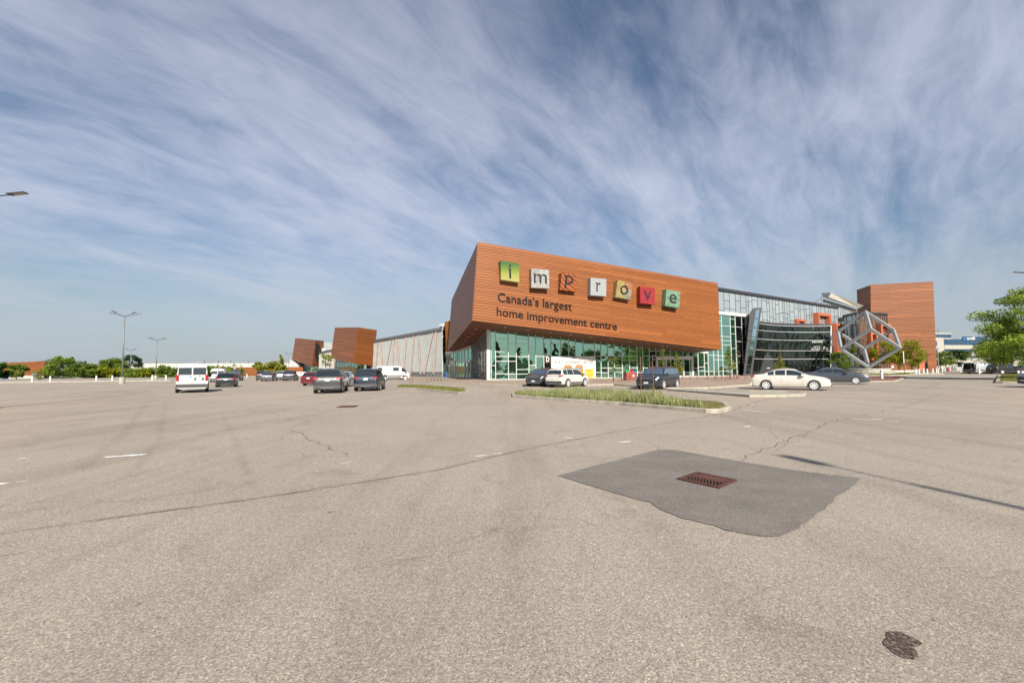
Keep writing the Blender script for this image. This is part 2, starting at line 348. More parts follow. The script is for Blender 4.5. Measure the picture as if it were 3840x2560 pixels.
M['yellow'] = plain('yellow_print', (0.55, 0.38, 0.03), 0.5); M['bus_orange'] = plain('orange_print', (0.42, 0.15, 0.025), 0.5); M['bus_grey'] = plain('grey_green_print', (0.16, 0.20, 0.20), 0.5); M['ink'] = plain('dark_print', (0.06, 0.04, 0.05), 0.6)
M['bark'] = plain('grey_brown_bark', (0.11, 0.085, 0.065), 0.9, 0, 0.3, 0.2, 12); M['stake'] = plain('rusty_stake', (0.13, 0.06, 0.04), 0.8)
M['leaf'] = leaf('mid_green_leaves', (0.10, 0.16, 0.025), (0.21, 0.29, 0.055)); M['leaf_y'] = leaf('yellow_green_leaves', (0.16, 0.19, 0.015), (0.30, 0.32, 0.04)); M['leaf_b'] = leaf('bright_green_leaves', (0.16, 0.25, 0.03), (0.34, 0.44, 0.09)); M['leaf_d'] = leaf('dark_green_leaves', (0.018, 0.045, 0.014), (0.04, 0.08, 0.022), 0.2)
M['weed'] = leaf('weed_blades', (0.19, 0.21, 0.085), (0.38, 0.40, 0.20)); M['grass'] = leaf('short_grass', (0.11, 0.14, 0.035), (0.24, 0.235, 0.08)); M['soil'] = plain('dry_grass_soil', (0.17, 0.14, 0.065), 0.95, 0, 0.3, 0.2, 5)
M['lawn'] = plain('distant_lawn', (0.11, 0.15, 0.04), 0.95, 0, 0.3, 0.2, 0.3)
M['car_glass'] = glass('tinted_car_glass', (0.75, 0.85, 0.85), 0.16, (0.012, 0.015, 0.016), 0.01); M['tyre'] = plain('tyre_rubber', (0.02, 0.02, 0.02), 0.85); M['rim'] = plain('alloy_rim', (0.60, 0.60, 0.61), 0.4, 0.3)
M['taillight'] = plain('red_lens', (0.26, 0.008, 0.010), 0.18); M['headlight'] = plain('clear_headlight', (0.55, 0.57, 0.6), 0.12, 0.3); M['trim'] = plain('grey_black_plastic', (0.045, 0.045, 0.047), 0.65); M['plate'] = plain('white_plate', (0.62, 0.66, 0.72), 0.5); M['chrome'] = plain('chrome_trim', (0.6, 0.6, 0.6), 0.15, 0.9)
M['skin'] = plain('skin', (0.35, 0.2, 0.13), 0.6); M['shirt'] = plain('white_shirt', (0.7, 0.7, 0.72), 0.8); M['trousers'] = plain('dark_trousers', (0.06, 0.02, 0.03), 0.8)
M['cream_band'] = plain('beige_concrete_band', (0.31, 0.295, 0.25), 0.8); M['office_glass'] = glass('blue_office_glass', (0.35, 0.55, 0.75), 0.45, (0.012, 0.03, 0.06), 0.02)

# ================================================================ the setting: ground, kerbs, markings
def polymesh(name, pts, mat, parent=None, z=None, kind=None):
    vs_ = [(p.x, p.y, p.z if z is None else z) for p in pts]
    a = sum(vs_[i][0] * vs_[(i + 1) % len(vs_)][1] - vs_[(i + 1) % len(vs_)][0] * vs_[i][1] for i in range(len(vs_)))
    if a < 0: vs_.reverse()
    o = mk(name, vs_, [tuple(range(len(vs_)))], mat, parent)
    if kind: o['kind'] = kind
    return o
ground = mk('parking_lot', [(-2500, -900, 0), (2500, -900, 0), (2500, 4000, 0), (-2500, 4000, 0)], [(0, 1, 2, 3)], M['asphalt'])
ground['kind'] = 'structure'
def strip(name, pts, width, mat, z=0.004, jit=0.0, parent=ground, sub=0.5):
    """a flat worn line on the asphalt, with uv along and across"""
    P = [gp(*p) for p in pts]; Q = []
    for i in range(len(P) - 1):
        n = max(1, min(60, int((P[i + 1] - P[i]).length / sub)))
        for k in range(n): Q.append(P[i].lerp(P[i + 1], k / n))
    Q.append(P[-1]); vs_ = []; uv = []
    for i, p in enumerate(Q):
        d = (Q[min(i + 1, len(Q) - 1)] - Q[max(i - 1, 0)]).normalized(); a = V((-d.y, d.x, 0)); off = random.uniform(-jit, jit)
        wd = width * random.uniform(0.7, 1.2) * (1.0 if 0 < i < len(Q) - 1 else 0.35)
        for s_ in (-1, 1): vs_.append((p.x + a.x * (off + s_ * wd / 2), p.y + a.y * (off + s_ * wd / 2), z)); uv.append((i, (s_ + 1) / 2))
    fs = [(2 * i, 2 * i + 2, 2 * i + 3, 2 * i + 1) for i in range(len(Q) - 1)]
    o = mk(name, vs_, fs, mat, parent)
    ul = o.data.uv_layers.new(name='UVMap')
    for lp in o.data.loops: ul.data[lp.index].uv = uv[lp.vertex_index]
    return o
# paving seams, cracks, scuffs
strip('paving_seam', [(0, 2000), (500, 1930), (914, 1874), (1300, 1815), (1633, 1763), (1959, 1686), (2367, 1608), (2694, 1553)], 0.16, M['seam'], 0.004, 0.02)
strip('paving_crack', [(0, 2006), (500, 1934), (914, 1876), (1300, 1818), (1633, 1765), (1959, 1688)], 0.030, M['crack'], 0.006, 0.02)
strip('paving_seam', [(0, 1925), (350, 1890), (700, 1850), (950, 1815)], 0.15, M['scuff'], 0.005, 0.03)
for pts, wd in (([(2774, 1727), (2860, 1682), (2950, 1658), (3010, 1625), (3090, 1590), (3160, 1570), (3210, 1563)], 0.05),
                ([(2860, 1682), (2900, 1690), (2980, 1655), (3060, 1622)], 0.025), ([(2950, 1658), (2900, 1630), (2880, 1600)], 0.02),
                ([(0, 1513), (300, 1498), (595, 1479)], 0.07), ([(1089, 1610), (1190, 1657), (1240, 1682), (1310, 1710)], 0.05),
                ([(1100, 1620), (1060, 1640), (1050, 1660)], 0.02), ([(1190, 1657), (1120, 1690), (1160, 1720)], 0.015),
                ([(1300, 2146), (1420, 2105), (1568, 2057), (1690, 2040), (1791, 2012), (1860, 1985)], 0.012), ([(1760, 2030), (1830, 1990), (1900, 1975)], 0.010),
                ([(1960, 2000), (2010, 1950), (2060, 1890), (2117, 1820)], 0.008), ([(1500, 2100), (1640, 2080), (1800, 2060), (1890, 2020)], 0.008),
                ([(2367, 1618), (2500, 1604), (2690, 1600), (2860, 1622)], 0.02), ([(2120, 1650), (2330, 1632), (2460, 1600)], 0.025),
                ([(2387, 1640), (2450, 1665), (2480, 1690)], 0.02), ([(3190, 1790), (3300, 1785), (3500, 1800)], 0.012), ([(3010, 1960), (3060, 2040), (3160, 2100)], 0.008),
                ([(2700, 2300), (2900, 2200), (3100, 2150)], 0.006), ([(600, 2240), (760, 2160), (900, 2120)], 0.008),
                ([(3420, 1515), (3300, 1545), (3210, 1563)], 0.06), ([(3540, 1470), (3480, 1495), (3420, 1515)], 0.05), ([(2694, 1553), (2860, 1500), (2960, 1482)], 0.08), ([(2960, 1482), (3150, 1455), (3250, 1440)], 0.10)):
    strip('paving_crack', pts, wd, M['crack'], 0.006, wd * 1.6, sub=0.12 + wd * 3)
for pts, wd in (([(833, 1560), (880, 1640), (952, 1833)], 0.22), ([(560, 1500), (470, 1620), (300, 1760)], 0.3), ([(620, 1500), (600, 1640), (520, 1760)], 0.25),
                ([(1330, 2150), (1480, 2110), (1640, 2085)], 0.16), ([(1930, 1990), (2030, 1975), (2140, 1960)], 0.22), ([(1560, 2040), (1700, 2020)], 0.12),
                ([(900, 1540), (1200, 1520), (1500, 1510)], 0.6), ([(2600, 1500), (2850, 1505), (3100, 1520)], 0.6), ([(3300, 1440), (3450, 1450), (3600, 1455)], 0.8), ([(3400, 1478), (3520, 1480)], 0.3), ([(3450, 1462), (3500, 1444), (3530, 1432)], 1.2)):
    strip('tyre_scuff', pts, wd, M['scuff'], 0.005, 0.03)
for pts, wd in (([(385, 1715), (450, 1711), (500, 1707), (552, 1703)], 0.15), ([(55, 1722), (105, 1717)], 0.08), ([(-30, 1818), (40, 1811)], 0.10), ([(60, 1808), (108, 1803)], 0.08),
                ([(1170, 1738), (1190, 1736)], 0.05), ([(1270, 1740), (1318, 1732)], 0.05), ([(1780, 1712), (1830, 1706)], 0.06), ([(1845, 1703), (1890, 1699)], 0.06),
                ([(2322, 1659), (2366, 1655)], 0.10), ([(2118, 1643), (2145, 1641)], 0.08), ([(2787, 1538), (2890, 1547)], 0.08), ([(3185, 1569), (3270, 1573), (3310, 1570)], 0.06), ([(3320, 1576), (3375, 1582)], 0.06), ([(2790, 1600), (2815, 1598)], 0.12), ([(848, 1700), (862, 1699)], 0.05)):
    strip('worn_paint_marking', pts, wd * 1.7, M['white_mark'], 0.007, 0.01, sub=0.08)
# patched square round the drain
pp = [(2091, 1783.5), (2160, 1766), (2221, 1749), (2330, 1722), (2400, 1704), (2470, 1686), (2530, 1687), (2640, 1707), (2735, 1724), (2840, 1741), (2940, 1758), (3080, 1776), (3227, 1794), (3205, 1818), (3155, 1854), (3135, 1866), (3100, 1904), (3060, 1932), (2995, 1981), (2934, 2012), (2862, 2013), (2718, 1990), (2680, 1972), (2635, 1962), (2553, 1943), (2500, 1922), (2470, 1907), (2440, 1886), (2387, 1872), (2300, 1848), (2221, 1824), (2150, 1802)]
PP = []
for i in range(len(pp)):
    a, b = gp(*pp[i]), gp(*pp[(i + 1) % len(pp)]); n = max(1, int((b - a).length / 0.09))
    for k in range(n):
        jt = 0.012 if 12 < i < 29 else 0.004
        PP.append(a.lerp(b, k / n) + V((random.uniform(-jt, jt), random.uniform(-jt, jt), 0)))
pt = polymesh('asphalt_patch', PP, M['patch'], ground, 0.008)
oil = [(735, 415), (870, 400), (1050, 415), (1250, 510), (1500, 640), (1545, 690), (1450, 710), (1380, 760), (1340, 800), (1420, 860), (1410, 910), (1455, 960), (1350, 1020), (1180, 1000), (1050, 965), (900, 880), (800, 800), (690, 710), (675, 640), (690, 580), (740, 540), (730, 480)]
OP = []
for i in range(len(oil)):
    a = gp(3200 + oil[i][0] * .17, 2300 + oil[i][1] * .17); b = gp(3200 + oil[(i + 1) % len(oil)][0] * .17, 2300 + oil[(i + 1) % len(oil)][1] * .17)
    for k in range(6): OP.append(a.lerp(b, k / 6) + V((random.uniform(-.004, .004), random.uniform(-.004, .004), 0)))
polymesh('oil_stain', OP, M['oil'], ground, 0.005)
# leaf crumbs on the lot
mb = MB()
for px, py in ((1232, 1920), (1256, 1945), (1240, 1920), (1205, 2182), (1990, 2020), (2010, 2105), (1515, 2380), (1550, 2302), (3500, 2325), (3672, 1945), (1830, 1800), (1665, 2357), (700, 1880), (2420, 1803)):
    p = gp(px, py, 0.004); s_ = random.uniform(.008, .02); a = random.uniform(0, 3); dx, dy = math.cos(a) * s_, math.sin(a) * s_
    mb.add([(p.x - dx, p.y - dy, .004), (p.x - dy * .4, p.y + dx * .4, .012), (p.x + dx, p.y + dy, .009), (p.x + dy * .4, p.y - dx * .4, .004)], [(3, 2, 1, 0)])
tag(mb.build('leaf_litter', M['bark'], None), 'dark crumbs of dead leaves scattered over the pale asphalt', 'leaf litter', None, 'stuff')

def inset_poly(P, d):
    n = len(P); a = sum(P[i].x * P[(i + 1) % n].y - P[(i + 1) % n].x * P[i].y for i in range(n)); s_ = 1 if a > 0 else -1; out_ = []
    for i in range(n):
        e1 = (P[i] - P[i - 1]).normalized(); e2 = (P[(i + 1) % n] - P[i]).normalized()
        n1 = V((-e1.y, e1.x, 0)) * s_; n2 = V((-e2.y, e2.x, 0)) * s_; b = n1 + n2
        b = b.normalized() if b.length > .1 else n1
        k = d / max(0.45, b.dot(n1)); out_.append(P[i] + b * k)
    return out_
def kerbed(name, px, h, kw, top, seg=2.6, kerbs=True, topz=None):
    P = [gp(*p) if not isinstance(p, V) else p for p in px]; P = [V((p.x, p.y, 0)) for p in P]; I = inset_poly(P, kw)
    root = polymesh(name, I, top, None, (h - 0.02) if topz is None else topz); root['kind'] = 'structure'
    if kerbs:
        n = len(P)
        for i in range(n):
            a, b, c, d = P[i], P[(i + 1) % n], I[(i + 1) % n], I[i]; k = max(1, int(round((b - a).length / seg)))
            for j in range(k):
                g = 0.012 / max(.3, (b - a).length); t0, t1 = j / k + g * .5, (j + 1) / k - g * .5
                hh = h + random.uniform(-.006, .006)
                ch = 0.025; o0, o1 = a.lerp(b, t0), a.lerp(b, t1); i0, i1 = d.lerp(c, t0), d.lerp(c, t1)
                nin = (i0 - o0).normalized() * ch
                q0 = [o0, o1, i1, i0]; lo = [V((p.x, p.y, 0)) for p in q0]; mid = [o0 + V((0, 0, hh - ch)), o1 + V((0, 0, hh - ch)), i1 + V((0, 0, hh)), i0 + V((0, 0, hh))]
                tp = [o0 + nin + V((0, 0, hh)), o1 + nin + V((0, 0, hh))]
                vs_ = lo + mid + tp
                fs = [(0, 1, 5, 4), (4, 5, 9, 8), (8, 9, 6, 7), (2, 3, 7, 6), (0, 4, 8, 7, 3), (1, 2, 6, 9, 5)]
                area = sum(q0[m_].x * q0[(m_ + 1) % 4].y - q0[(m_ + 1) % 4].x * q0[m_].y for m_ in range(4))
                if area < 0: fs = [tuple(reversed(f)) for f in fs]
                mk('kerb_stone', vs_, fs, M['kerb'], root)
    return root, I
# planted island in the lot
isl, ISL_IN = kerbed('planted_island', [(1921, 1489), (2129, 1506), (2321, 1519), (2474, 1533), (2646, 1548), (2712, 1549), (2742, 1537), (2728, 1523), (2690, 1515), (2600, 1508), (2500, 1502), (2300, 1491), (2100, 1480), (1945, 1474), (1918, 1480)], 0.14, 0.17, M['soil'], 2.4)
isl2, ISL2_IN = kerbed('small_grass_island', [(1478, 1456), (1560, 1461), (1660, 1471), (1715, 1477), (1757, 1472), (1748, 1465), (1700, 1460), (1600, 1451), (1500, 1449)], 0.13, 0.17, M['soil'], 2.4)
pen, _ = kerbed('paved_median', [(2500, 1464), (2650, 1476), (2811, 1489), (2960, 1488), (3018, 1485), (3024, 1480), (2960, 1474), (2811, 1474), (2650, 1466), (2560, 1462)], 0.13, 0.2, M['concrete'], 2.6)
# plaza in front of the building, running back under it
PL = [gp(1395, 1424), gp(1500, 1428), gp(1650, 1435.5), gp(1800, 1442), gp(1964, 1447), gp(2130, 1446), gp(2301, 1444.5), gp(2420, 1452), gp(2500, 1460), gp(2560, 1460), gp(2650, 1458), gp(2822, 1445), gp(2990, 1424), gp(3020, 1412), V((75, 110, 0)), V((40, 140, 0)), V((-60, 150, 0)), V((-48, 120, 0))]
plaza, _ = kerbed('paved_plaza', PL, 0.13, 0.18, M['pavers'], 2.6)
PLZ = 0.11
# kerbed beds round the sculpture and on the right
bed, BED_IN = kerbed('sculpture_lawn', [(3252, 1409), (3330, 1409), (3400, 1407), (3452, 1400), (3462, 1396), (3400, 1395), (3252, 1396)], 0.12, 0.2, M['soil'], 3.0)
redp, _ = kerbed('red_brick_path', [(3190, 1432), (3290, 1431.5), (3362, 1430), (3372, 1426), (3402, 1414), (3360, 1411), (3252, 1411.5), (3190, 1412)], 0.09, 0.2, M['red_pavers'], 3.0)
mound, _ = kerbed('sculpture_court', [V((58, 82, 0)), V((66, 81, 0)), V((78, 82.5, 0)), V((87, 95, 0)), V((100, 125, 0)), V((80, 128, 0)), V((62, 104, 0))], 0.16, 0.2, M['concrete'], 3.0)
isr, ISR_IN = kerbed('right_grass_island', [(3733, 1436), (3760, 1436.5), (3900, 1438), (4000, 1430), (3960, 1408), (3850, 1406), (3745, 1408)], 0.16, 0.25, M['soil'], 2.4)
isr2, ISR2_IN = kerbed('far_grass_strip', [(3606, 1399.5), (3700, 1400.5), (3860, 1402), (4100, 1403), (4100, 1393), (3860, 1393.5), (3700, 1394), (3612, 1395)], 0.13, 0.25, M['soil'], 4.0)
lawn, _ = kerbed('distant_lawn', [V((-260, 150, 0)), V((-75, 152, 0)), V((-78, 175, 0)), V((-270, 240, 0))], 0.12, 0.3, M['lawn'], 8.0)
wisl, WISL_IN = kerbed('left_divider_island', [(0, 1436), (300, 1432), (640, 1428), (640, 1424), (300, 1427), (0, 1430)], 0.12, 0.3, M['concrete'], 6.0)

# grass and weeds
def inside(p, poly):
    c = False; n = len(poly)
    for i in range(n):
        a, b = poly[i], poly[i - 1]
        if (a.y > p.y) != (b.y > p.y) and p.x < (b.x - a.x) * (p.y - a.y) / (b.y - a.y) + a.x: c = not c
    return c
def blades(name, poly, n, h0, h1, wd, mat, z, label, cat, cond=None, lean=0.3, seed=1):
    rd = random.Random(seed); x0, x1 = min(p.x for p in poly), max(p.x for p in poly); y0, y1 = min(p.y for p in poly), max(p.y for p in poly); vs_ = []; fs = []; k = 0; tries = 0
    while k < n and tries < n * 60:
        tries += 1; p = V((rd.uniform(x0, x1), rd.uniform(y0, y1), 0))
        if not inside(p, poly): continue
        hs = 1.0
        if cond:
            hs = cond(p)
            if hs <= 0 or rd.random() > hs + .25: continue
        hh = rd.uniform(h0, h1) * hs; a = rd.uniform(0, 6.28); b = rd.uniform(0, 6.28); lx, ly = math.cos(b) * hh * lean * rd.random(), math.sin(b) * hh * lean * rd.random()
        wx, wy = math.cos(a) * wd * .5, math.sin(a) * wd * .5; i = len(vs_)
        vs_ += [(p.x - wx, p.y - wy, z - .01), (p.x + wx, p.y + wy, z - .01), (p.x - wx * .7 + lx * .4, p.y - wy * .7 + ly * .4, z + hh * .6), (p.x + wx * .7 + lx * .4, p.y + wy * .7 + ly * .4, z + hh * .6), (p.x + lx, p.y + ly, z + hh)]
        fs += [(i, i + 1, i + 3, i + 2), (i + 2, i + 3, i + 4)]; k += 1
    return tag(mk(name, vs_, fs, mat), label, cat, None, 'stuff')
wx0, wx1 = gp(1940, 1480).x, gp(2508, 1515).x
def wcond(p):
    t = (p.x - wx0) / (wx1 - wx0)
    if t < 0 or t > 1: return 0
    n = mnoise.noise(V((p.x * 1.1, p.y * 1.1, 3))) * .5 + .5
    return max(0.05, (0.30 + 0.62 * min(1, t * 2.0)) * (0.12 + 1.0 * n ** 1.4))
blades('tall_weeds', ISL_IN, 8500, 0.30, 1.0, 0.020, M['weed'], 0.12, 'tall pale green weeds growing thick in the kerbed island', 'weeds', wcond, 0.45, 3)
blades('weed_undergrowth', ISL_IN, 9000, 0.05, 0.22, 0.02, M['grass'], 0.12, 'low dry yellow green grass at the foot of the tall weeds', 'grass', lambda p: .35 + .65 * (mnoise.noise(V((p.x * .9, p.y * .9, 8))) * .5 + .5) if p.x < wx1 + .3 else .12 + .3 * (mnoise.noise(V((p.x, p.y, 8))) * .5 + .5), 0.8, 4)
blades('short_grass', ISL2_IN, 7000, 0.05, 0.20, 0.02, M['grass'], 0.11, 'short green grass on the small island by the parked cars', 'grass', None, 0.6, 5)
blades('lawn_grass', ISR_IN, 9000, 0.05, 0.16, 0.03, M['grass'], 0.14, 'mown yellow green grass on the island at the right edge', 'grass', None, 0.6, 6)
blades('lawn_grass', ISR2_IN, 6000, 0.06, 0.18, 0.05, M['grass'], 0.11, 'thin strip of grass before the vans on the right', 'grass', None, 0.6, 7)
blades('lawn_grass', BED_IN, 9000, 0.08, 0.30, 0.05, M['grass'], 0.10, 'dark grass bed in front of the steel cube', 'grass', None, 0.6, 8)

# ================================================================ storm drains
def drain(c, ex, ey, label, nb=11):
    r_ = thing('storm_drain', (c.x, c.y, 0.010), label, 'drain'); lx, ly = ex.length, ey.length; ax, ay = ex.normalized(), ey.normalized(); z = 0.010
    P_ = lambda u, v, h: c + ax * u + ay * v + V((0, 0, z + h))
    f = MB(); t = 0.05
    for (u0, u1, v0, v1) in ((-lx, lx, -ly, -ly + t), (-lx, lx, ly - t, ly), (-lx, -lx + t, -ly + t, ly - t), (lx - t, lx, -ly + t, ly - t)):
        f.slab([P_(u0, v0, 0), P_(u1, v0, 0), P_(u1, v1, 0), P_(u0, v1, 0)], V((0, 0, 0.022)))
    f.build('frame', M['rust'], r_)
    mk('pit', [P_(-lx + t, -ly + t, .001), P_(lx - t, -ly + t, .001), P_(lx - t, ly - t, .001), P_(-lx + t, ly - t, .001)], [(0, 1, 2, 3)], M['pit'], r_)
    for half in (0, 1):
        for i in range(nb):
            u = -lx + t + (2 * lx - 2 * t) * (i + .5) / nb; v0, v1 = ((-ly + t, -0.02) if half == 0 else (0.02, ly - t)); bw = (2 * lx - 2 * t) / nb * .29; sh_ = 0.05 * (1 if half else -1)
            ua, ub = max(-lx + t, u - bw - sh_), max(-lx + t, u - bw + sh_); uc, ud = min(lx - t, u + bw + sh_), min(lx - t, u + bw - sh_)
            MB().slab([P_(ua, v0, .006), P_(ud, v0, .006), P_(uc, v1, .006), P_(ub, v1, .006)], V((0, 0, .012))).build('bar', M['rust'], r_)
    MB().slab([P_(-lx + t, -.02, .006), P_(lx - t, -.02, .006), P_(lx - t, .02, .006), P_(-lx + t, .02, .006)], V((0, 0, .014))).build('rib', M['rust'], r_)
    return r_
g0, g1, g2, g3 = gp(2535, 1800), gp(2616, 1775), gp(2760, 1805.6), gp(2702, 1835)
gc = (g0 + g1 + g2 + g3) / 4; drain(gc, ((g2 - g1) + (g3 - g0)) / 4, ((g1 - g0) + (g2 - g3)) / 4, 'rusty slotted storm drain grate in the dark asphalt patch')
q_ = gp(1303, 1525); drain(q_, V((.36, .02, 0)), V((-.02, .36, 0)), 'small rusty drain grate far out on the asphalt before the parked cars', 7)

# ================================================================ buildings
def planks(root, A, B, C, D, rows, seg, th, mat, outw, gap=0.10, name='plank', seed=0, skip=None):
    """horizontal boards on the quad A(top left) B(top right) C(bottom right) D(bottom left)"""
    rd = random.Random(seed)
    for i in range(rows):
        t0, t1 = (i + gap * .5) / rows, (i + 1 - gap * .5) / rows
        l0, l1, r0_, r1 = A.lerp(D, t0), A.lerp(D, t1), B.lerp(C, t0), B.lerp(C, t1); ln = (r0_ - l0).length
        cuts = [0.0]; p = rd.uniform(.35, 1.0) * seg
        while p < ln - .3 * seg: cuts.append(p / ln); p += seg * rd.uniform(.8, 1.2)
        cuts.append(1.0)
        for j in range(len(cuts) - 1):
            u0_, u1_ = cuts[j] + (.012 / ln if j else 0), cuts[j + 1] - .004 / ln
            off = outw * rd.uniform(0, .006)
            MB().slab([l0.lerp(r0_, u0_) + off, l0.lerp(r0_, u1_) + off, l1.lerp(r1, u1_) + off, l1.lerp(r1, u0_) + off], outw * th).build(name, mat, root)
def hexa(name, Fq, Bq, mat, root):
    """closed volume from a front quad and a back quad in the same order"""
    vs_ = list(Fq) + list(Bq); fs = [(0, 1, 2, 3), (7, 6, 5, 4)] + [(i, i + 4, (i + 1) % 4 + 4, (i + 1) % 4) for i in range(4)]
    o = mk(name, vs_, fs, mat, root); return o
def facade(root, P0, P1, z0, zt, cols, trans, pane_m, frame_m, outw, mw=0.09, md=0.10, dark=(), dark_m=None, tilt=0.0, skip=(), seed=0, lean=None, pane='pane'):
    """mullioned wall from P0 to P1: cols = fractions, trans[i] = list of heights in column i, zt(u) = top"""
    rd = random.Random(seed); lean = lean or (lambda u, z: V((0, 0, 0)))
    P = lambda u, z: V((P0.x + (P1.x - P0.x) * u, P0.y + (P1.y - P0.y) * u, z)) + lean(u, z)
    LN = (P1 - P0).length; du = mw / 2 / LN; dep = outw * md
    for i, u in enumerate(cols):
        a, b = max(0, u - du), min(1, u + du)
        MB().slab([P(a, z0), P(b, z0), P(b, zt(b)), P(a, zt(a))], dep).build('mullion', frame_m, root)
    for i in range(len(cols) - 1):
        a, b = cols[i] + du, cols[i + 1] - du
        if b <= a: continue
        zs = [z for z in sorted(trans[i]) if z > z0 + .15 and z < min(zt(a), zt(b)) - .15]
        lev = [z0] + zs
        for z in zs: MB().slab([P(a, z - mw / 2), P(b, z - mw / 2), P(b, z + mw / 2), P(a, z + mw / 2)], dep * .9).build('transom', frame_m, root)
        MB().slab([P(a, z0), P(b, z0), P(b, z0 + mw), P(a, z0 + mw)], dep * .9).build('transom', frame_m, root)
        MB().slab([P(a, zt(a) - mw), P(b, zt(b) - mw), P(b, zt(b)), P(a, zt(a))], dep * .9).build('transom', frame_m, root)
        for k, z in enumerate(lev):
            if (i, k) in skip: continue
            za = z + mw / 2 if k else z0 + mw
            if k + 1 < len(lev): q2 = (lev[k + 1] - mw / 2,) * 2
            else: q2 = (zt(a) - mw, zt(b) - mw)
            r1, r2 = (rd.uniform(-tilt, tilt) for _ in range(2)); o_ = outw * .02
            pts = [P(a, za) + o_ + outw * r1, P(b, za) + o_ + outw * r2, P(b, q2[1]) + o_ - outw * r1, P(a, q2[0]) + o_ - outw * r2]
            MB().slab(pts, outw * -.02).build(pane, (dark_m if (i, k) in dark else pane_m), root)
def text_mesh(body, size=1.0, depth=0.03, bold=0.0, spacing=1.0):
    c = bpy.data.curves.new('lettering', 'FONT'); c.body = body; c.size = size; c.extrude = depth; c.offset = bold; c.space_character = spacing; c.resolution_u = 3
    o = bpy.data.objects.new('lettering', c); COL.objects.link(o); dg = bpy.context.evaluated_depsgraph_get(); dg.update()
    me = bpy.data.meshes.new_from_object(o.evaluated_get(dg)); vs_ = [v.co.copy() for v in me.vertices]; fs = [tuple(p.vertices) for p in me.polygons]
    bpy.data.objects.remove(o); bpy.data.curves.remove(c); bpy.data.meshes.remove(me); return vs_, fs
_adv = {}
def put_text(body, a, b, upv, outw, mat, root, depth=0.04, name='letter', lift=0.0, height=None, bold=0.0, split=True):
    """write body from a to b (baseline), letters as separate parts"""
    vs_, fs = text_mesh(body, 1.0, depth, bold); x0 = min(v.x for v in vs_); x1 = max(v.x for v in vs_); ax = (b - a); k = ax.length / (x1 - x0); ax.normalize()
    ky = k if height is None else height
    W_ = [a + ax * ((v.x - x0) * k) + upv * (v.y * ky) + outw * (v.z + depth + lift) for v in vs_]
    if not split: return mk(name, W_, fs, mat, root)
    # connected islands -> letters, dots joined to the stem below them by x overlap
    par = list(range(len(vs_)))
    def fd(i):
        while par[i] != i: par[i] = par[par[i]]; i = par[i]
        return i
    for f in fs:
        for j in f[1:]: par[fd(j)] = fd(f[0])
    isl_ = {}
    for i in range(len(vs_)): isl_.setdefault(fd(i), []).append(i)
    L_ = sorted(([min(vs_[i].x for i in g), max(vs_[i].x for i in g), g] for g in isl_.values()), key=lambda t: t[0]); merged = []
    for t in L_:
        if merged and (min(merged[-1][1], t[1]) - max(merged[-1][0], t[0])) > .6 * min(t[1] - t[0], merged[-1][1] - merged[-1][0]): merged[-1][1] = max(merged[-1][1], t[1]); merged[-1][2] += t[2]
        else: merged.append(t)
    own = {i: k2 for k2, t in enumerate(merged) for i in t[2]}
    for k2, t in enumerate(merged):
        idx = {i: n for n, i in enumerate(t[2])}
        mk(name, [W_[i] for i in t[2]], [tuple(idx[i] for i in f) for f in fs if own[f[0]] == k2], mat, root)

Z = V((0, 0, 1))
# ---------------------------------------------------------------- main pavilion: tilted wood box over a glass entrance
DL, DR = 58.0, 69.6
A = pd(1792.4, 910, DL); Bx = pd(2690.3, 1064, DR)
ft = V((Bx.x - A.x, Bx.y - A.y, 0)).normalized(); fn = V((ft.y, -ft.x, 0))          # along the front, out of the front
C = plane_hit(2702, 1311, A, fn); D = plane_hit(1771.7, 1202.6, A, fn)
E_ = pd(1695.2, 1123, 88.0); F_ = pd(1679, 1316.5, 88.0)
sdv = (E_ - A); lt = V((sdv.x, sdv.y, 0)).normalized(); ln_ = V((-lt.y, lt.x, 0)); ln_ = ln_ if ln_.x < 0 else -ln_
pav = thing('entrance_pavilion', (A.x, A.y, 0), 'wood clad box with lettering tilted over a green glass entrance', 'building')
BR_ = Bx + sdv * .9; CR_ = C + (F_ - D) * .9 ; CR_.z = max(CR_.z, 3.0)
box = mk('box_body', [A, Bx, C, D, E_, BR_, CR_, F_], [(3, 2, 1, 0), (0, 1, 5, 4), (4, 7, 3, 0), (1, 2, 6, 5), (5, 6, 7, 4)], M['backing'], pav)
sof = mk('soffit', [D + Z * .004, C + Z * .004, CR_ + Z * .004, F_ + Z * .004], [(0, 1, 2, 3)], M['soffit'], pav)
fc = mk('front_cladding', [p + fn * .01 for p in (A, Bx, C, D)], [(3, 2, 1, 0)], M['backing'], pav)
planks(fc, A + fn * .01, Bx + fn * .01, C + fn * .01, D + fn * .01, 30, 7.5, .05, M['wood'], fn, .15, seed=1)
lc = mk('side_cladding', [p + ln_ * .01 for p in (E_, A, D, F_)], [(3, 2, 1, 0)], M['backing'], pav)
planks(lc, E_ + ln_ * .01, A + ln_ * .01, D + ln_ * .01, F_ + ln_ * .01, 30, 12.0, .05, M['wood_dark'], ln_, .15, seed=2)
# flashing along the top edge and corner
MB().slab([A + fn * .06, Bx + fn * .06, Bx + fn * .06 + Z * .10, A + fn * .06 + Z * .10], fn * .03).build('top_flashing', M['wood_dark'], pav)
# small return box at the back of the side
r1, r2, r3, r4 = pd(1669, 1207, 91.0), pd(1691, 1200.5, 92.0), pd(1681, 1317, 92.0), pd(1673, 1317, 91.0)
rb = hexa('return_box', [r1, r2, r3, r4], [p + V((-1.0, 6, 0)) for p in (r1, r2, r3, r4)], M['backing'], pav)
planks(rb, r1 + fn * .02, r2 + fn * .02, r3 + fn * .02, r4 + fn * .02, 16, 30, .05, M['wood'], fn, .20, seed=3)
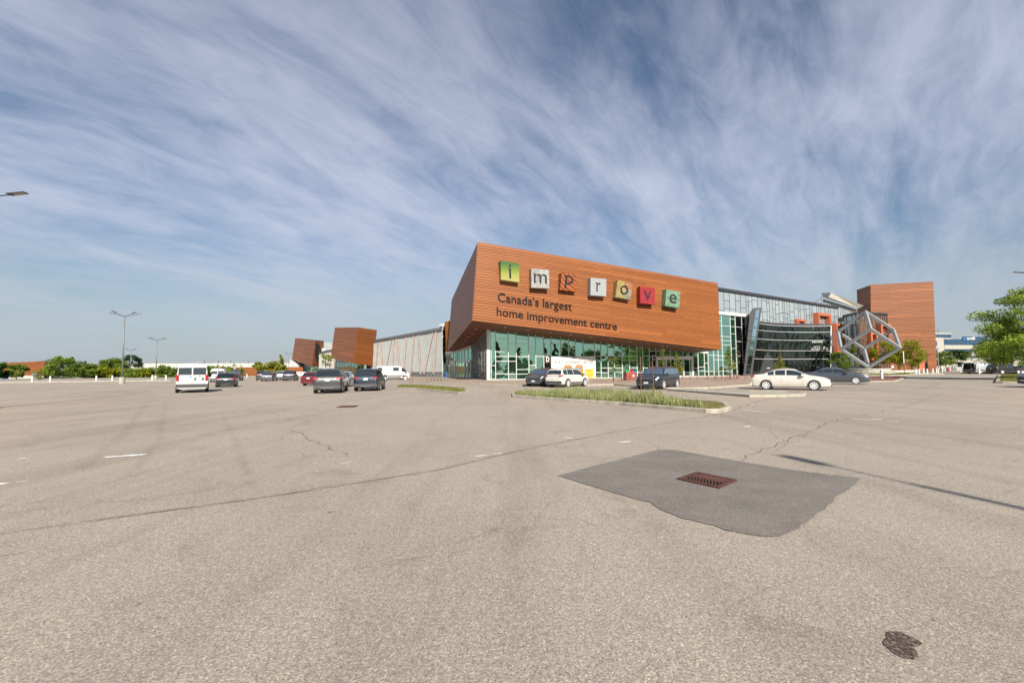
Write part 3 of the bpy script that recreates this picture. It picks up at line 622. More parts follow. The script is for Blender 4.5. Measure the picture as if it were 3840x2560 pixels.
# recessed soffit lights
for px, py in ((1895, 1226), (1980, 1237), (2063, 1247), (2140, 1256), (2218, 1264), (2292, 1271), (2364, 1280), (2434, 1288), (2502, 1297), (2568, 1305), (2632, 1311), (1784, 1234), (1770, 1250), (1757, 1263), (1745, 1277), (1735, 1289)):
    nn = (C - D).cross(F_ - D).normalized(); p = plane_hit(px, py, D, nn); nn = nn if nn.z < 0 else -nn
    if 50 < p.y < 100: MB().box(p + nn * .02, .16, .16, .025, ft, fn, Z).build('downlight', M['white'], pav)
# glass volume below
G0 = V((pd(1835, 1427, 64.0).x, 64.0, PLZ)); G1 = V((pd(2656, 1408, 76.0).x, 76.0, PLZ))
gt = (G1 - G0).normalized(); gn = V((gt.y, -gt.x, 0)); GL = (G1 - G0).length
def on_g(px, py): return plane_hit(px, py, G0, gn)
def u_of(px): return (on_g(px, 1390) - G0).dot(gt) / GL
z_l = on_g(1835, 1230).z; z_r = on_g(2656, 1324).z; ztop = lambda u: z_l + (z_r - z_l) * u
cx = [1835, 1841, 1858, 1906, 1936, 1983, 2009, 2039, 2067, 2103, 2133, 2158, 2188, 2230.5, 2253.5, 2280, 2304, 2333, 2360, 2389, 2411, 2436, 2460, 2490, 2515, 2536, 2562, 2586, 2598.5, 2618, 2641.5, 2656]
cols = [0.0] + [u_of(p) for p in cx[1:-1]] + [1.0]
zz = lambda py, px=1950: on_g(px, py).z
Tz = {1: [1303, 1370], 2: [1269, 1318, 1336.5, 1354, 1402], 3: [1288, 1336.5, 1354.5, 1402], 4: [1269, 1288, 1336.5, 1385, 1402], 5: [1303, 1369], 6: [1270, 1336, 1383], 7: [1270, 1335.5], 8: [1289, 1336], 9: [1336], 10: [1304, 1336], 11: [1336], 12: [1289, 1336], 13: [1335, 1396], 14: [1335, 1379.5, 1397], 15: [1304, 1335, 1380], 16: [1335, 1379, 1396], 17: [1335, 1351, 1396], 18: [1317, 1335, 1351, 1380], 19: [1304, 1364, 1397], 20: [1335, 1379], 21: [1317, 1335, 1379], 22: [1317, 1336], 23: [1336], 24: [1336], 25: [1336], 26: [1336], 27: [1336], 28: [1335, 1380], 29: [1376, 1390], 30: [1362, 1392]}
trans = []
for i in range(len(cols) - 1):
    mid = (cx[i] + cx[i + 1]) / 2; trans.append([zz(y, mid) for y in Tz.get(i, [])])
door_cols = (8, 9, 10, 11, 12); doorc = (22, 23, 24, 25, 26, 27); sk = set(); dk = set()
for i in door_cols + doorc: sk.add((i, 0))
dk.update({(7, 0), (21, 0), (21, 1), (21, 2)})
facade(pav, G0, G1, PLZ, ztop, cols, trans, M['glass'], M['white_frame'], gn, 0.075, 0.12, dk, M['glass_dark'], .008, sk, 5)
for i in door_cols + doorc:      # behind the doors: dark lobby wall
    pass
# fascia strip above the glass and corner post
MB().slab([G0 + Z * (z_l - PLZ - .02), G1 + Z * (z_r - PLZ - .02), G1 + Z * (z_r - PLZ + .28), G0 + Z * (z_l - PLZ + .28)], gn * .14).build('head_frame', M['white_frame'], pav)
MB().slab([G0 - gt * .35, G0 - gt * .002, G0 + Z * (z_l - PLZ + .2) - gt * .002, G0 - gt * .35 + Z * (z_l - PLZ + .2)], gn * .16).build('corner_post', M['white_frame'], pav)
# left return glass and entrance E
H0 = G0 - gt * .36; H1 = V((pd(1770, 1421, 79.7).x, 79.7, PLZ)); K1 = V((pd(1675, 1415, 93.5).x, 93.5, PLZ))
hn = V((-(H1 - H0).y, (H1 - H0).x, 0)).normalized(); hn = hn if hn.x < 0 else -hn
kn = V(((K1 - H1).y, -(K1 - H1).x, 0)).normalized(); kn = kn if kn.y < 0 else -kn
rd = random.Random(11); zt2a = z_l; zt2b = plane_hit(1770, 1288, H1, hn).z
cs_ = [0, .07, .17, .26, .36, .47, .58, .68, .8, .9, 1.0]
facade(pav, H0, H1, PLZ, lambda u: zt2a + (zt2b - zt2a) * u, cs_, [[rd.choice((.7, 1.1)), rd.uniform(1.8, 2.4), rd.choice((3.2, 3.6)), rd.uniform(4.4, 5.6), rd.uniform(6.0, 6.8)] for _ in cs_[:-1]], M['glass_side'], M['grey_metal'], hn, .10, .1, (), None, .006, (), 6)
ka = plane_hit(1770, 1302, H1, kn).z; kb = plane_hit(1675, 1330, K1, kn).z
ce = [0, .13, .26, .36, .47, .53, .59, .7, .82, .92, 1.0]
facade(pav, H1, K1, PLZ, lambda u: ka + (kb - ka) * u, ce, [[3.3, 4.6], [3.3], [1.2, 3.3, 4.4], [3.3], [], [3.4, 4.2], [3.3], [3.3, 4.0], [2.8, 3.4], [1.0, 3.2]], M['glass'], M['white_frame'], kn, .10, .1, {(9, 1)}, M['glass_dark'], .006, (), 8)
MB().slab([H1 + Z * (ka - PLZ), K1 + Z * (kb - PLZ), K1 + Z * (kb - PLZ + .95), H1 + Z * (ka - PLZ + .95)], kn * .25).build('fascia', M['white_frame'], pav)
for u0_, u1_ in ((.02, .24), (.62, .82)):      # two sliding door sets of entrance E
    a, b = H1.lerp(K1, u0_), H1.lerp(K1, u1_)
    for s0, s1 in ((0, .06), (.47, .53), (.94, 1)): MB().slab([a.lerp(b, s0), a.lerp(b, s1), a.lerp(b, s1) + Z * 2.7, a.lerp(b, s0) + Z * 2.7], kn * .18).build('door_stile', M['white_frame'], pav)
    MB().slab([a + Z * 2.7, b + Z * 2.7, b + Z * 3.25, a + Z * 3.25], kn * .2).build('door_head', M['white_frame'], pav)
# door portals D and C
def portal(px0, px1, py_top, leaves, name, headh):
    a, b = on_g(px0, 1400), on_g(px1, 1400); a.z = b.z = PLZ; zt = on_g((px0 + px1) / 2, py_top).z; dp = gn * .26
    dr = MB(); dr.slab([a, a + gt * .22, a + gt * .22 + Z * (zt - PLZ), a + Z * (zt - PLZ)], dp); dr.build('door_jamb', M['white_frame'], pav)
    MB().slab([b - gt * .22, b, b + Z * (zt - PLZ), b - gt * .22 + Z * (zt - PLZ)], dp).build('door_jamb', M['white_frame'], pav)
    MB().slab([a + gt * .222 + Z * (zt - PLZ - headh), b - gt * .222 + Z * (zt - PLZ - headh), b - gt * .222 + Z * (zt - PLZ - .002), a + gt * .222 + Z * (zt - PLZ - .002)], dp * .95).build('door_head', M['white_frame'], pav)
    c = a.lerp(b, .5); MB().box(c + gn * .30 + Z * (zt - PLZ - headh * .35), .3, .06, .07, gt, gn, Z).build('door_sensor', M['dark_metal'], pav)
    L0 = a + gt * .23; L1 = b - gt * .23; H_ = zt - PLZ - headh - .004
    for i, (s0, s1) in enumerate(leaves):
        p, q2 = L0.lerp(L1, s0), L0.lerp(L1, s1)
        lf = MB(); fwd = .07
        for (e0, e1, h0, h1) in ((0, fwd, 0, H_), (1, -fwd, 0, H_)):
            x0_, x1_ = (p, p + gt * fwd) if e0 == 0 else (q2 - gt * fwd, q2); lf.slab([x0_ + Z * h0, x1_ + Z * h0, x1_ + Z * h1, x0_ + Z * h1], gn * .14)
        lf.slab([p + gt * fwd, q2 - gt * fwd, q2 - gt * fwd + Z * .18, p + gt * fwd + Z * .18], gn * .13); lf.slab([p + gt * fwd + Z * (H_ - .1), q2 - gt * fwd + Z * (H_ - .1), q2 - gt * fwd + Z * H_, p + gt * fwd + Z * H_], gn * .13)
        lo_ = lf.build('door_leaf', M['white_frame'], pav)
        MB().slab([p + gt * fwd + Z * .18, q2 - gt * fwd + Z * .18, q2 - gt * fwd + Z * (H_ - .1), p + gt * fwd + Z * (H_ - .1)], gn * .06).build('pane', M['glass'], lo_)
    return a, b, zt, L0, L1, H_
pD = portal(2068, 2231, 1337, ((0, .24), (.25, .5), (.5, .75), (.76, 1.0)), 'D', .42)
pC = portal(2461, 2598, 1338, ((0, .24), (.25, .5), (.5, .75), (.76, 1.0)), 'C', .35)
# vertical lobby panels C and D letters, E letter
def sign_letter(ch, p, h, ax, outw, label):
    r_ = thing('entrance_letter_sign', p, label, 'sign'); hw = h * .55
    MB().slab([p - ax * hw - Z * h * .25, p + ax * hw - Z * h * .25, p + ax * hw + Z * h * 1.25, p - ax * hw + Z * h * 1.25], outw * .03).build('backing_panel', plain('entrance_panel', (.055, .022, .022), .4) if ch != 'C' else plain('entrance_panel_navy', (.012, .018, .03), .4), r_)
    put_text(ch, p - ax * h * .32, p + ax * h * .32, Z, outw, M['white'], r_, .012, 'letter', .03, h * 1.38, .02, False)
pd_ = on_g(2053, 1356) + gn * .06; sign_letter('D', pd_, .75, gt, gn, 'white letter D on dark panel beside the banner doors')
pc_ = on_g(2448.5, 1349) + gn * .06; sign_letter('C', pc_, .75, gt, gn, 'white letter C on dark panel beside the right hand doors')
kt = (H1 - K1).normalized(); pe_ = plane_hit(1682, 1366, H1, kn) + kn * .06; sign_letter('E', pe_, .75, kt, kn, 'white letter E on dark panel by the far left doors')
# banner over the D doors
a, b, zt, L0, L1, H_ = pD
ban = thing('door_banner', L0 + gn * .16, 'white licensing centre banner with two school buses over doors D', 'banner')
o_ = gn * .16; lw_ = (L1 - L0).length
bq = lambda u, v: L0 + gt * (lw_ * u) + Z * (H_ * v) + gn * .16
MB().slab([bq(.01, .02), bq(.99, .02), bq(.99, .98), bq(.01, .98)], gn * .02).build('sheet', M['white'], ban)
put_text('W.A.T. LICENSING CENTER', bq(.02, .80), bq(.985, .80), Z, gn, M['ink'], ban, .004, 'lettering', .021, .52, .02, False)
for s in (0, 1):
    bu = MB(); u0_ = .25 + .27 * s; bw = .215
    prof = [(0, .30), (1, .30), (1, .52), (.93, .66), (.80, .72), (.20, .72), (.07, .66), (0, .52)]
    bu.slab([bq(u0_ + bw * x_ * .98, y_) + gn * .022 for x_, y_ in prof], gn * .004); bo = bu.build('printed_bus', M['bus_orange'], ban)
    MB().slab([bq(u0_ + bw * .12, .45) + gn * .027, bq(u0_ + bw * .88, .45) + gn * .027, bq(u0_ + bw * .86, .60) + gn * .027, bq(u0_ + bw * .14, .60) + gn * .027], gn * .003).build('printed_windscreen', M['bus_grey'], bo)
    MB().slab([bq(u0_ + bw * .1, .19) + gn * .022, bq(u0_ + bw * .9, .19) + gn * .022, bq(u0_ + bw * .97, .298) + gn * .022, bq(u0_ + bw * .03, .298) + gn * .022], gn * .004).build('printed_bonnet', M['yellow'], bo)
MB().slab([bq(.765, .03) + gn * .021, bq(.985, .03) + gn * .021, bq(.985, .50) + gn * .021, bq(.765, .50) + gn * .021], gn * .006).build('yellow_notice', M['yellow'], ban)
for k, tx in enumerate(('CHARTER &', 'PRIVATE TRIPS', '&', 'HOME TO WORK', 'SERVICES')):
    hw = .095 * min(1, len(tx) / 13 + .05); put_text(tx, bq(.875 - hw, .43 - k * .085), bq(.875 + hw, .43 - k * .085), Z, gn, M['ink'], ban, .002, 'lettering', .028, .20, .01, False)
# ---------------------------------------------------------------- sign blocks and lettering on the wood front
def on_f(px, py): return plane_hit(px, py, A, fn) + fn * .065
def mat_block(kind):
    x = NM('sign_block_' + kind); x.bsdf((.5,) * 3, .4, 0, .5); oc = x.coord('Object')
    if kind == 'moss':
        s_ = x.n('ShaderNodeSeparateXYZ'); x.l(oc, s_.inputs[0]); nz = x.noise(oc, 9, 5, .75)
        v = x.math('ADD', x.math('MULTIPLY', s_.outputs[2], .24), x.math('MULTIPLY', nz.outputs[0], .55))
        x.col(x.ramp(v, [(.0, (0.286, 0.272, 0.095)), (.18, (0.245, 0.258, 0.054)), (.34, (0.109, 0.184, 0.020)), (.52, (0.034, 0.102, 0.027)), (.75, (0.014, 0.061, 0.034))]))
    elif kind == 'stone':
        nz = x.noise(oc, 2.0, 3); wv = x.n('ShaderNodeVectorMath', operation='ADD'); x.l(oc, wv.inputs[0]); x.l(x.mix(.6, nz.outputs['Color'], (0, 0, 0)), wv.inputs[1])
        ve = x.n('ShaderNodeTexVoronoi', feature='DISTANCE_TO_EDGE'); ve.inputs['Scale'].default_value = 1.5; x.l(wv.outputs[0], ve.inputs['Vector'])
        vc = x.n('ShaderNodeTexVoronoi'); vc.inputs['Scale'].default_value = 1.5; x.l(wv.outputs[0], vc.inputs['Vector'])
        c = x.ramp(vc.outputs['Color'], [(0, (0.170, 0.184, 0.211)), (.5, (0.272, 0.265, 0.231)), (1, (0.224, 0.231, 0.238))]); c = x.mix(x.rng(ve.outputs[0], 0, .05, 1, 0), c, (0.068, 0.068, 0.075)); x.col(c)
    elif kind == 'burl':
        wv = x.n('ShaderNodeTexWave'); wv.inputs['Scale'].default_value = .5; wv.inputs['Distortion'].default_value = 9; wv.inputs['Detail'].default_value = 3; x.l(x.map(oc, (1, 1, 1.6), (0, R(35), 0)), wv.inputs['Vector'])
        x.col(x.ramp(wv.outputs[0], [(0, (0.13, 0.030, 0.010)), (.5, (0.22, 0.058, 0.016)), (1, (0.30, 0.10, 0.030))]))
    elif kind == 'silver': x.col(x.ramp(x.noise(oc, 2, 3).outputs[0], [(.3, (0.231, 0.245, 0.252)), (.7, (0.265, 0.279, 0.286))]))
    elif kind == 'slate':
        nz = x.noise(oc, 3, 5, .7); s_ = x.n('ShaderNodeSeparateXYZ'); x.l(oc, s_.inputs[0])
        chx = x.math('GREATER_THAN', s_.outputs[0], .35); chz = x.math('GREATER_THAN', s_.outputs[2], .15)
        c1_ = x.mix(chx, (0.286, 0.224, 0.082), (0.286, 0.136, 0.068)); c2_ = x.mix(chx, (0.272, 0.231, 0.102), (0.211, 0.204, 0.156)); c = x.mix(chz, c2_, c1_)
        x.col(x.mix(1.0, c, x.ramp(nz.outputs[0], [(.3, (0.408, 0.408, 0.394)), (.6, (1.05, 1.05, 1.0))]), 'MULTIPLY'))
    elif kind == 'red':
        nz = x.noise(x.map(oc, (1, 1, 2.5)), 1.6, 6, .75, 1.0); x.col(x.ramp(nz.outputs[0], [(.3, (0.116, 0.005, 0.008)), (.55, (0.245, 0.014, 0.020)), (.75, (0.306, 0.041, 0.048))]))
    else:
        ck = x.n('ShaderNodeTexBrick'); ck.offset = .0; ck.inputs['Scale'].default_value = 1.0; ck.inputs['Brick Width'].default_value = .36; ck.inputs['Row Height'].default_value = .36; ck.inputs['Mortar Size'].default_value = .012
        x.l(x.map(oc, (1, 1, 1), (R(90), 0, 0)), ck.inputs['Vector']); ck.inputs['Color1'].default_value = (0.034, 0.116, 0.075, 1); ck.inputs['Color2'].default_value = (0.177, 0.258, 0.190, 1); ck.inputs['Mortar'].default_value = (0.041, 0.109, 0.075, 1)
        wnz = x.noise(oc, 2.3, 2); x.col(x.mix(.5, ck.outputs[0], x.ramp(wnz.outputs[0], [(.35, (0.041, 0.150, 0.102)), (.65, (0.190, 0.245, 0.136))])))
    return x.m
blocks = [('i', (1904, 1025), 2.50, -3, 8, 0, 'moss', 'mottled green and yellow'), ('m', (2016, 1050), 2.52, 0.5, 0, 0, 'stone', 'grey crazy stone'), ('p', (2122, 1064), 2.36, 4, 9, 4, 'burl', 'swirled brown wood grain'), ('r', (2231, 1081), 2.42, 1, 2, 4, 'silver', 'plain silver grey'), ('o', (2326, 1093), 2.42, 7, 7, 3, 'slate', 'gold and peach slate'), ('v', (2413, 1112), 2.42, 2, 0, 4, 'red', 'glossy red'), ('e', (2507, 1124), 2.46, -5 + 11, 0, 0, 'tile', 'green mosaic tile')]
for ch, (px, py), sz, rot, tx, ty, kd, desc in blocks:
    c = on_f(px, py); rr = R(rot); a1 = ft * math.cos(rr) - Z * math.sin(rr); a3 = ft * math.sin(rr) + Z * math.cos(rr); sz *= 1.0
    if ch == 'i': a1, a3 = ft * math.cos(R(5)) - Z * math.sin(R(5)), ft * math.sin(R(3)) * -1 + Z
    dep = .95
    r_ = thing('letter_block', c, '%s sign block with the letter %s on the wood front' % (desc, ch), 'sign', 'letter blocks on the wood front')
    # local axes: x along wall, y out, z up (object space of the block carries the pattern)
    tl = [(-1, -1), (1, -1), (1, 1), (-1, 1)]; topout = .35 if ch in 'ipo' else .0
    f_ = []; bk = []
    for x_, z_ in tl:
        bk.append(c + a1 * (x_ * sz * .5) + a3 * (z_ * sz * .5)); ins = .10 if ch in 'ipo' else 0.0
        f_.append(c + a1 * (x_ * sz * .5) + a3 * (z_ * sz * .5) + fn * (dep + (z_ * tx * .02)) + a3 * (ins if z_ < 0 else 0) * .8)
    vs_ = f_ + bk; fs = [(0, 1, 2, 3), (7, 6, 5, 4)] + [(i, i + 4, (i + 1) % 4 + 4, (i + 1) % 4) for i in range(4)]
    mk('block', vs_, [tuple(reversed(f)) if False else f for f in fs], mat_block(kd), r_)
    upn = (f_[3] - f_[0]).normalized(); rtn = (f_[1] - f_[0]).normalized(); on = rtn.cross(upn).normalized(); on = on if on.dot(fn) > 0 else -on
    ctr = sum(f_, V()) / 4; vs2, fs2 = text_mesh(ch, 1.0, .02, 0.0)
    x0_, x1_ = min(v.x for v in vs2), max(v.x for v in vs2); y0_, y1_ = min(v.y for v in vs2), max(v.y for v in vs2)
    tgt_h = {'i': 1.75, 'm': 1.25, 'p': 1.75, 'r': 1.25, 'o': 1.30, 'v': 1.25, 'e': 1.35}[ch]; tgt_w = {'i': .30, 'm': 1.85, 'p': 1.20, 'r': .62, 'o': 1.25, 'v': 1.15, 'e': 1.25}[ch]
    lv = [ctr + rtn * ((v.x - (x0_ + x1_) / 2) / (x1_ - x0_) * tgt_w) + upn * ((v.y - (y0_ + y1_) / 2) / (y1_ - y0_) * tgt_h) + on * (v.z * 1.2 + .028) for v in vs2]
    mk('letter', lv, fs2, M['letter_in'], r_)
    # little serifs as on the sign face
    sf = MB(); bl = lambda x_, y_: ctr + rtn * x_ + upn * y_ + on * .028
    ser = {'i': [(-.12, .38)], 'm': [(-.92, .55)], 'p': [(-.66, .78)], 'r': [(-.36, .55)]}.get(ch, [])
    for (sx_, sy_) in ser: sf.box(bl(sx_, sy_), .11, .05, .02, rtn, upn, on)
    if ser: sf.build('letter_serif', M['letter_in'], r_)
s1 = thing('wall_lettering', on_f(1865, 1132), "raised dark letters reading Canada's largest on the wood front", 'sign')
a, b = on_f(1866, 1130), on_f(2143, 1165); fup = (A - D).normalized(); fup = Z
put_text("Canada's largest", a, b, Z, fn, M['letter'], s1, .06, 'letter', 0, 1.62, .004)
s2 = thing('wall_lettering', on_f(1862, 1184), 'raised dark letters reading home improvement centre on the wood front', 'sign')
put_text('home improvement centre', on_f(1862, 1183), on_f(2312, 1238), Z, fn, M['letter'], s2, .06, 'letter', 0, 1.62, .004)

# ---------------------------------------------------------------- white ribbed hall with slanting fins (left)
def fin_wall(name, P0, P1, ztop, npan, fins, label, plinth=1.2, loc=None):
    r_ = thing(name, (P0.x, P0.y, 0), label, 'building'); t = (P1 - P0); LN = t.length; t.normalize(); n = V((t.y, -t.x, 0)); n = n if n.y < 0 else -n
    for i in range(npan):
        a, b = P0.lerp(P1, i / npan), P0.lerp(P1, (i + 1) / npan) - t * .03; mb = MB(); mb.slab([a + Z * plinth, b + Z * plinth, b + Z * ztop, a + Z * ztop], n * .05)
        k = max(2, int((b - a).length / .42))
        for j in range(k): c = a.lerp(b, (j + .5) / k) + n * .05; mb.slab([c - t * .07 + Z * plinth, c + t * .07 + Z * plinth, c + t * .07 + Z * ztop, c - t * .07 + Z * ztop], n * .05)
        mb.build('wall_panel', M['metal_wall'], r_)
    MB().slab([P0 + Z * .02, P1 + Z * .02, P1 + Z * (plinth - .01), P0 + Z * (plinth - .01)], n * .12).build('plinth', M['grey_metal'], r_)
    MB().slab([P0 + Z * ztop, P1 + Z * ztop, P1 + Z * (ztop + .42), P0 + Z * (ztop + .42)], n * .30).build('coping', M['grey_metal'], r_)
    MB().slab([P0 + Z * (ztop + .5), P1 + Z * (ztop + .5), P1 + Z * (ztop + .62), P0 + Z * (ztop + .62)], n * .12).build('roof_rail', M['grey_metal'], r_)
    bk = -n * 14
    mk('roof', [P0 + Z * ztop, P1 + Z * ztop, P1 + Z * ztop + bk, P0 + Z * ztop + bk], [(0, 1, 2, 3)], M['grey_metal'], r_)
    for (x0, y0), (x1, y1) in fins:
        a, b = plane_hit(x0, y0, P0, n), plane_hit(x1, y1, P0, n); a.z = min(a.z, ztop - .05); b.z = max(b.z, .3); h = t * .30; g = n * .1
        f = MB().slab([a - h + g, a + h + g, b + h + g, b - h + g], n * .14).build('fin', M['fin_side'], r_)
        MB().slab([a - h + n * .242, a + h + n * .242, b + h + n * .242, b - h + n * .242], n * .03).build('fin_face', M['fin'], f)
    return r_, n
z3 = lambda x, y: (1050 + x * .2976, 1180 + y * .2976)
W0 = pdz(1660, 95.0); W1 = pdz(1374, 138.0)
hz = 1.55 + 150 * 95 / 1707
hall, hallN = fin_wall('ribbed_hall', W1, W0, hz, 18, [(z3(*a), z3(*b)) for a, b in (((1170, 358), (1112, 720)), ((1240, 345), (1214, 740)), ((1285, 340), (1298, 740)), ((1412, 318), (1335, 740)), ((1445, 310), (1424, 740)), ((1480, 305), (1532, 740)), ((1600, 283), (1570, 740)), ((1700, 265), (1655, 745)), ((1755, 258), (1780, 745)), ((1935, 225), (1825, 745)), ((1980, 215), (1945, 745)))], 'long white ribbed metal hall with slanting orange fins')
# tall glazed slot at its right end
sl = thing('glazed_slot', pdz(1646, 96), 'tall narrow glazed slot between the ribbed hall and the wood box', 'building')
S0, S1 = pdz(1646, 96.5), pdz(1684, 97.5); st_ = (S1 - S0).normalized(); sn = V((st_.y, -st_.x, 0)); zs = 1.55 + (1388 - 1222) * 96.5 / 1707
facade(sl, S0, S1, .12, lambda u: zs, [0, .36, .72, 1.0], [[3, 5, 6.2, 8.6], [2.2, 4.5, 5.2, 6.4, 8.8], [3, 6]], M['glass_side'], M['white_frame'], sn, .12, .1, (), None, .004, (), 4)
MB().slab([S0 + Z * zs, S1 + Z * zs, S1 + Z * (zs + .8), S0 + Z * (zs + .3)], sn * .2).build('cap', M['metal_wall'], sl)
# ---------------------------------------------------------------- two smaller tilted wood boxes
def wood_box(pA, pB, pC, pD, pE, pF, d0, dr, dl, rows, label, glass_px, seed):
    """pA top left far, pB top corner, pC top right, pD bottom left, pE bottom corner, pF bottom right"""
    a, b, c, d, e_, f_ = pd(*pA, dl), pd(*pB, d0), pd(*pC, dr), pd(*pD, dl), pd(*pE, d0), pd(*pF, dr)
    r_ = thing('wood_box_pavilion', (b.x, b.y, 0), label, 'building')
    far = c + (a - b); lowfar = f_ + (d - e_)
    mk('box_body', [a, b, c, far, d, e_, f_, lowfar], [(0, 1, 5, 4), (1, 2, 6, 5), (0, 3, 2, 1), (4, 5, 6, 7), (2, 3, 7, 6), (3, 0, 4, 7)], M['backing'], r_)
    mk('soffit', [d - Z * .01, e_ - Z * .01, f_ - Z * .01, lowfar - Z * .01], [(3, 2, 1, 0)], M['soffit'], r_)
    n1 = (b - a).cross(d - a).normalized(); n1 = n1 if n1.y < 0 else -n1; n2 = (c - b).cross(e_ - b).normalized(); n2 = n2 if n2.x > 0 else -n2
    sc_ = mk('side_cladding', [p + n1 * .02 for p in (a, b, e_, d)], [(0, 1, 2, 3)], M['backing'], r_); planks(sc_, a + n1 * .02, b + n1 * .02, e_ + n1 * .02, d + n1 * .02, rows, 14, .06, M['wood_dark'], n1, .14, seed=seed)
    fc_ = mk('front_cladding', [p + n2 * .02 for p in (b, c, f_, e_)], [(0, 1, 2, 3)], M['backing'], r_); planks(fc_, b + n2 * .02, c + n2 * .02, f_ + n2 * .02, e_ + n2 * .02, rows, 14, .06, M['wood'], n2, .14, seed=seed + 1)
    (gx0, gd0), (gx1, gd1), gh = glass_px; p0, p1 = pdz(gx0, gd0), pdz(gx1, gd1); t = (p1 - p0).normalized(); n = V((t.y, -t.x, 0)); rd = random.Random(seed)
    cols_ = [i / 9 for i in range(10)]
    facade(r_, p0, p1, .02, lambda u: gh, cols_, [[rd.uniform(.8, 1.4), rd.uniform(1.9, 2.5), rd.uniform(3, gh - .5)] for _ in range(9)], M['glass'], M['white_frame'], n, .12, .1, (), None, .004, (), seed)
    MB().slab([p0 + Z * gh, p1 + Z * gh, p1 + Z * (gh + 3), p0 + Z * (gh + 3)], -n * .3).build('upper_wall', M['metal_wall'], r_)
    return r_
wood_box((1256.8, 1227.6), (1343, 1227), (1413, 1237), (1240.5, 1343), (1325, 1362), (1398, 1371.5), 125, 133, 146, 22, 'nearer of the two small tilted wood boxes, left of the ribbed hall', ((1262, 150), (1366, 131), 4.2), 21)
wood_box((1108, 1267), (1182, 1274.6), (1214, 1277.6), (1095, 1348), (1169, 1372), (1208, 1378), 174, 182, 208, 20, 'farther of the two small tilted wood boxes, at the far left end', ((1121, 212), (1200, 180), 3.4), 31)
fin_wall('ribbed_hall', pdz(1196, 178.0), pdz(1262, 152.0), 1.55 + (1391 - 1318) * 163 / 1707, 6, [(z3(*a), z3(*b)) for a, b in (((560, 470), (540, 640)), ((585, 465), (580, 640)), ((618, 460), (612, 640)), ((650, 555), (625, 700)), ((690, 560), (690, 700)))], 'short white ribbed hall between the two small wood boxes')
wb = thing('stair_head', pdz(1230, 185), 'pale metal roof house rising behind the short ribbed hall', 'building')
q0, q1 = pd(1213, 1282, 188), pd(1246, 1286, 186); MB().slab([V((q0.x, q0.y, 0)), V((q1.x, q1.y, 0)), q1, q0], V((-2, 9, 0))).build('wall', M['metal_wall'], wb)
q0, q1 = pd(1200, 1305, 181), pd(1221, 1305, 180); MB().slab([V((q0.x, q0.y, 0)), V((q1.x, q1.y, 0)), q1, q0], V((-2, 5, 0))).build('side_block', M['white'], wb)
wb = thing('white_block', pdz(1105, 205), 'plain white wall under the farther small wood box', 'building')
q0, q1, q2, q3 = pd(1087, 1348, 206), pd(1123, 1366, 200), pdz(1123, 200), pdz(1087, 206); MB().slab([q3, q2, q1, q0], V((-1, 6, 0))).build('wall', M['white'], wb)
# ---------------------------------------------------------------- long low wood fence wall on the left, far brown building, warehouse
lw = thing('wood_screen_wall', pdz(1000, 165), 'long low red brown wood wall behind the parked cars', 'wall')
a, b = pdz(885, 160), pdz(1136, 172); tt = (b - a).normalized(); nn = V((tt.y, -tt.x, 0)); zt = 1.55 + (1394 - 1377) * 164 / 1707
MB().slab([a, b, b + Z * zt, a + Z * zt], -nn * .4).build('core', M['backing'], lw)
planks(lw, a + Z * zt + nn * .01, b + Z * zt + nn * .01, b + nn * .01, a + nn * .01, 9, 8, .05, M['wood'], nn, .20, seed=44)
MB().box(a + Z * (zt / 2) - tt * .5, .45, .4, zt / 2, tt, nn, Z).build('end_post', M['concrete'], lw)
br = thing('brown_building', pdz(100, 150), 'low red brown clad building with pale base at the far left', 'building')
a, b, c = pdz(12, 152), pdz(166, 146), pdz(196, 160); za, zb = 1.55 + (1401 - 1361) * 152 / 1707, 1.55 + (1400 - 1352) * 146 / 1707; tt = (b - a).normalized(); nn = V((tt.y, -tt.x, 0))
mk('core', [a, b, c, a + (c - b), a + Z * za, b + Z * zb, c + Z * zb, a + (c - b) + Z * za], [(0, 1, 5, 4), (1, 2, 6, 5), (2, 3, 7, 6), (3, 0, 4, 7), (4, 5, 6, 7)], M['backing'], br)
planks(br, a + Z * za + nn * .01, b + Z * zb + nn * .01, b + Z * 1.0 + nn * .01, a + Z * 1.0 + nn * .01, 13, 7, .05, M['wood'], nn, .20, seed=45)
MB().slab([a + nn * .01, b + nn * .01, b + Z * .98 + nn * .01, a + Z * .98 + nn * .01], nn * .12).build('base_wall', M['cream'], br)
t2 = (c - b).normalized(); n2 = V((t2.y, -t2.x, 0)); planks(br, b + Z * zb + n2 * .01, c + Z * zb + n2 * .01, c + Z * (zb - 1.7) + n2 * .01, b + Z * (zb - 1.7) + n2 * .01, 4, 9, .06, M['wood_dark'], n2, .14, seed=46)
MB().slab([b.lerp(c, .2), b.lerp(c, .6), b.lerp(c, .6) + Z * (zb - 1.75), b.lerp(c, .2) + Z * (zb - 1.75)], n2 * .2).build('pilaster', M['cream'], br)
for i, px in enumerate((13, 18, 29)):
    p = pdz(px, 143); dr = thing('barrel', p, ('leftmost', 'middle', 'rightmost')[i] + ' of the blue barrels by the far brown building', 'barrel', 'blue barrels by the far brown building')
    MB().tube([p + Z * .01, p + Z * .3, p + Z * .33, p + Z * .6, p + Z * .63, p + Z * .92], [.29, .30, .32, .32, .30, .29], 12).build('drum', M['blue'], dr, True); MB().tube([p + Z * .92, p + Z * .95], [.27, .25], 12).build('lid', M['blue'], dr)
p = pdz(134, 138); gb = thing('utility_box', p, 'tall grey utility cabinet in front of the far brown building', 'utility box')
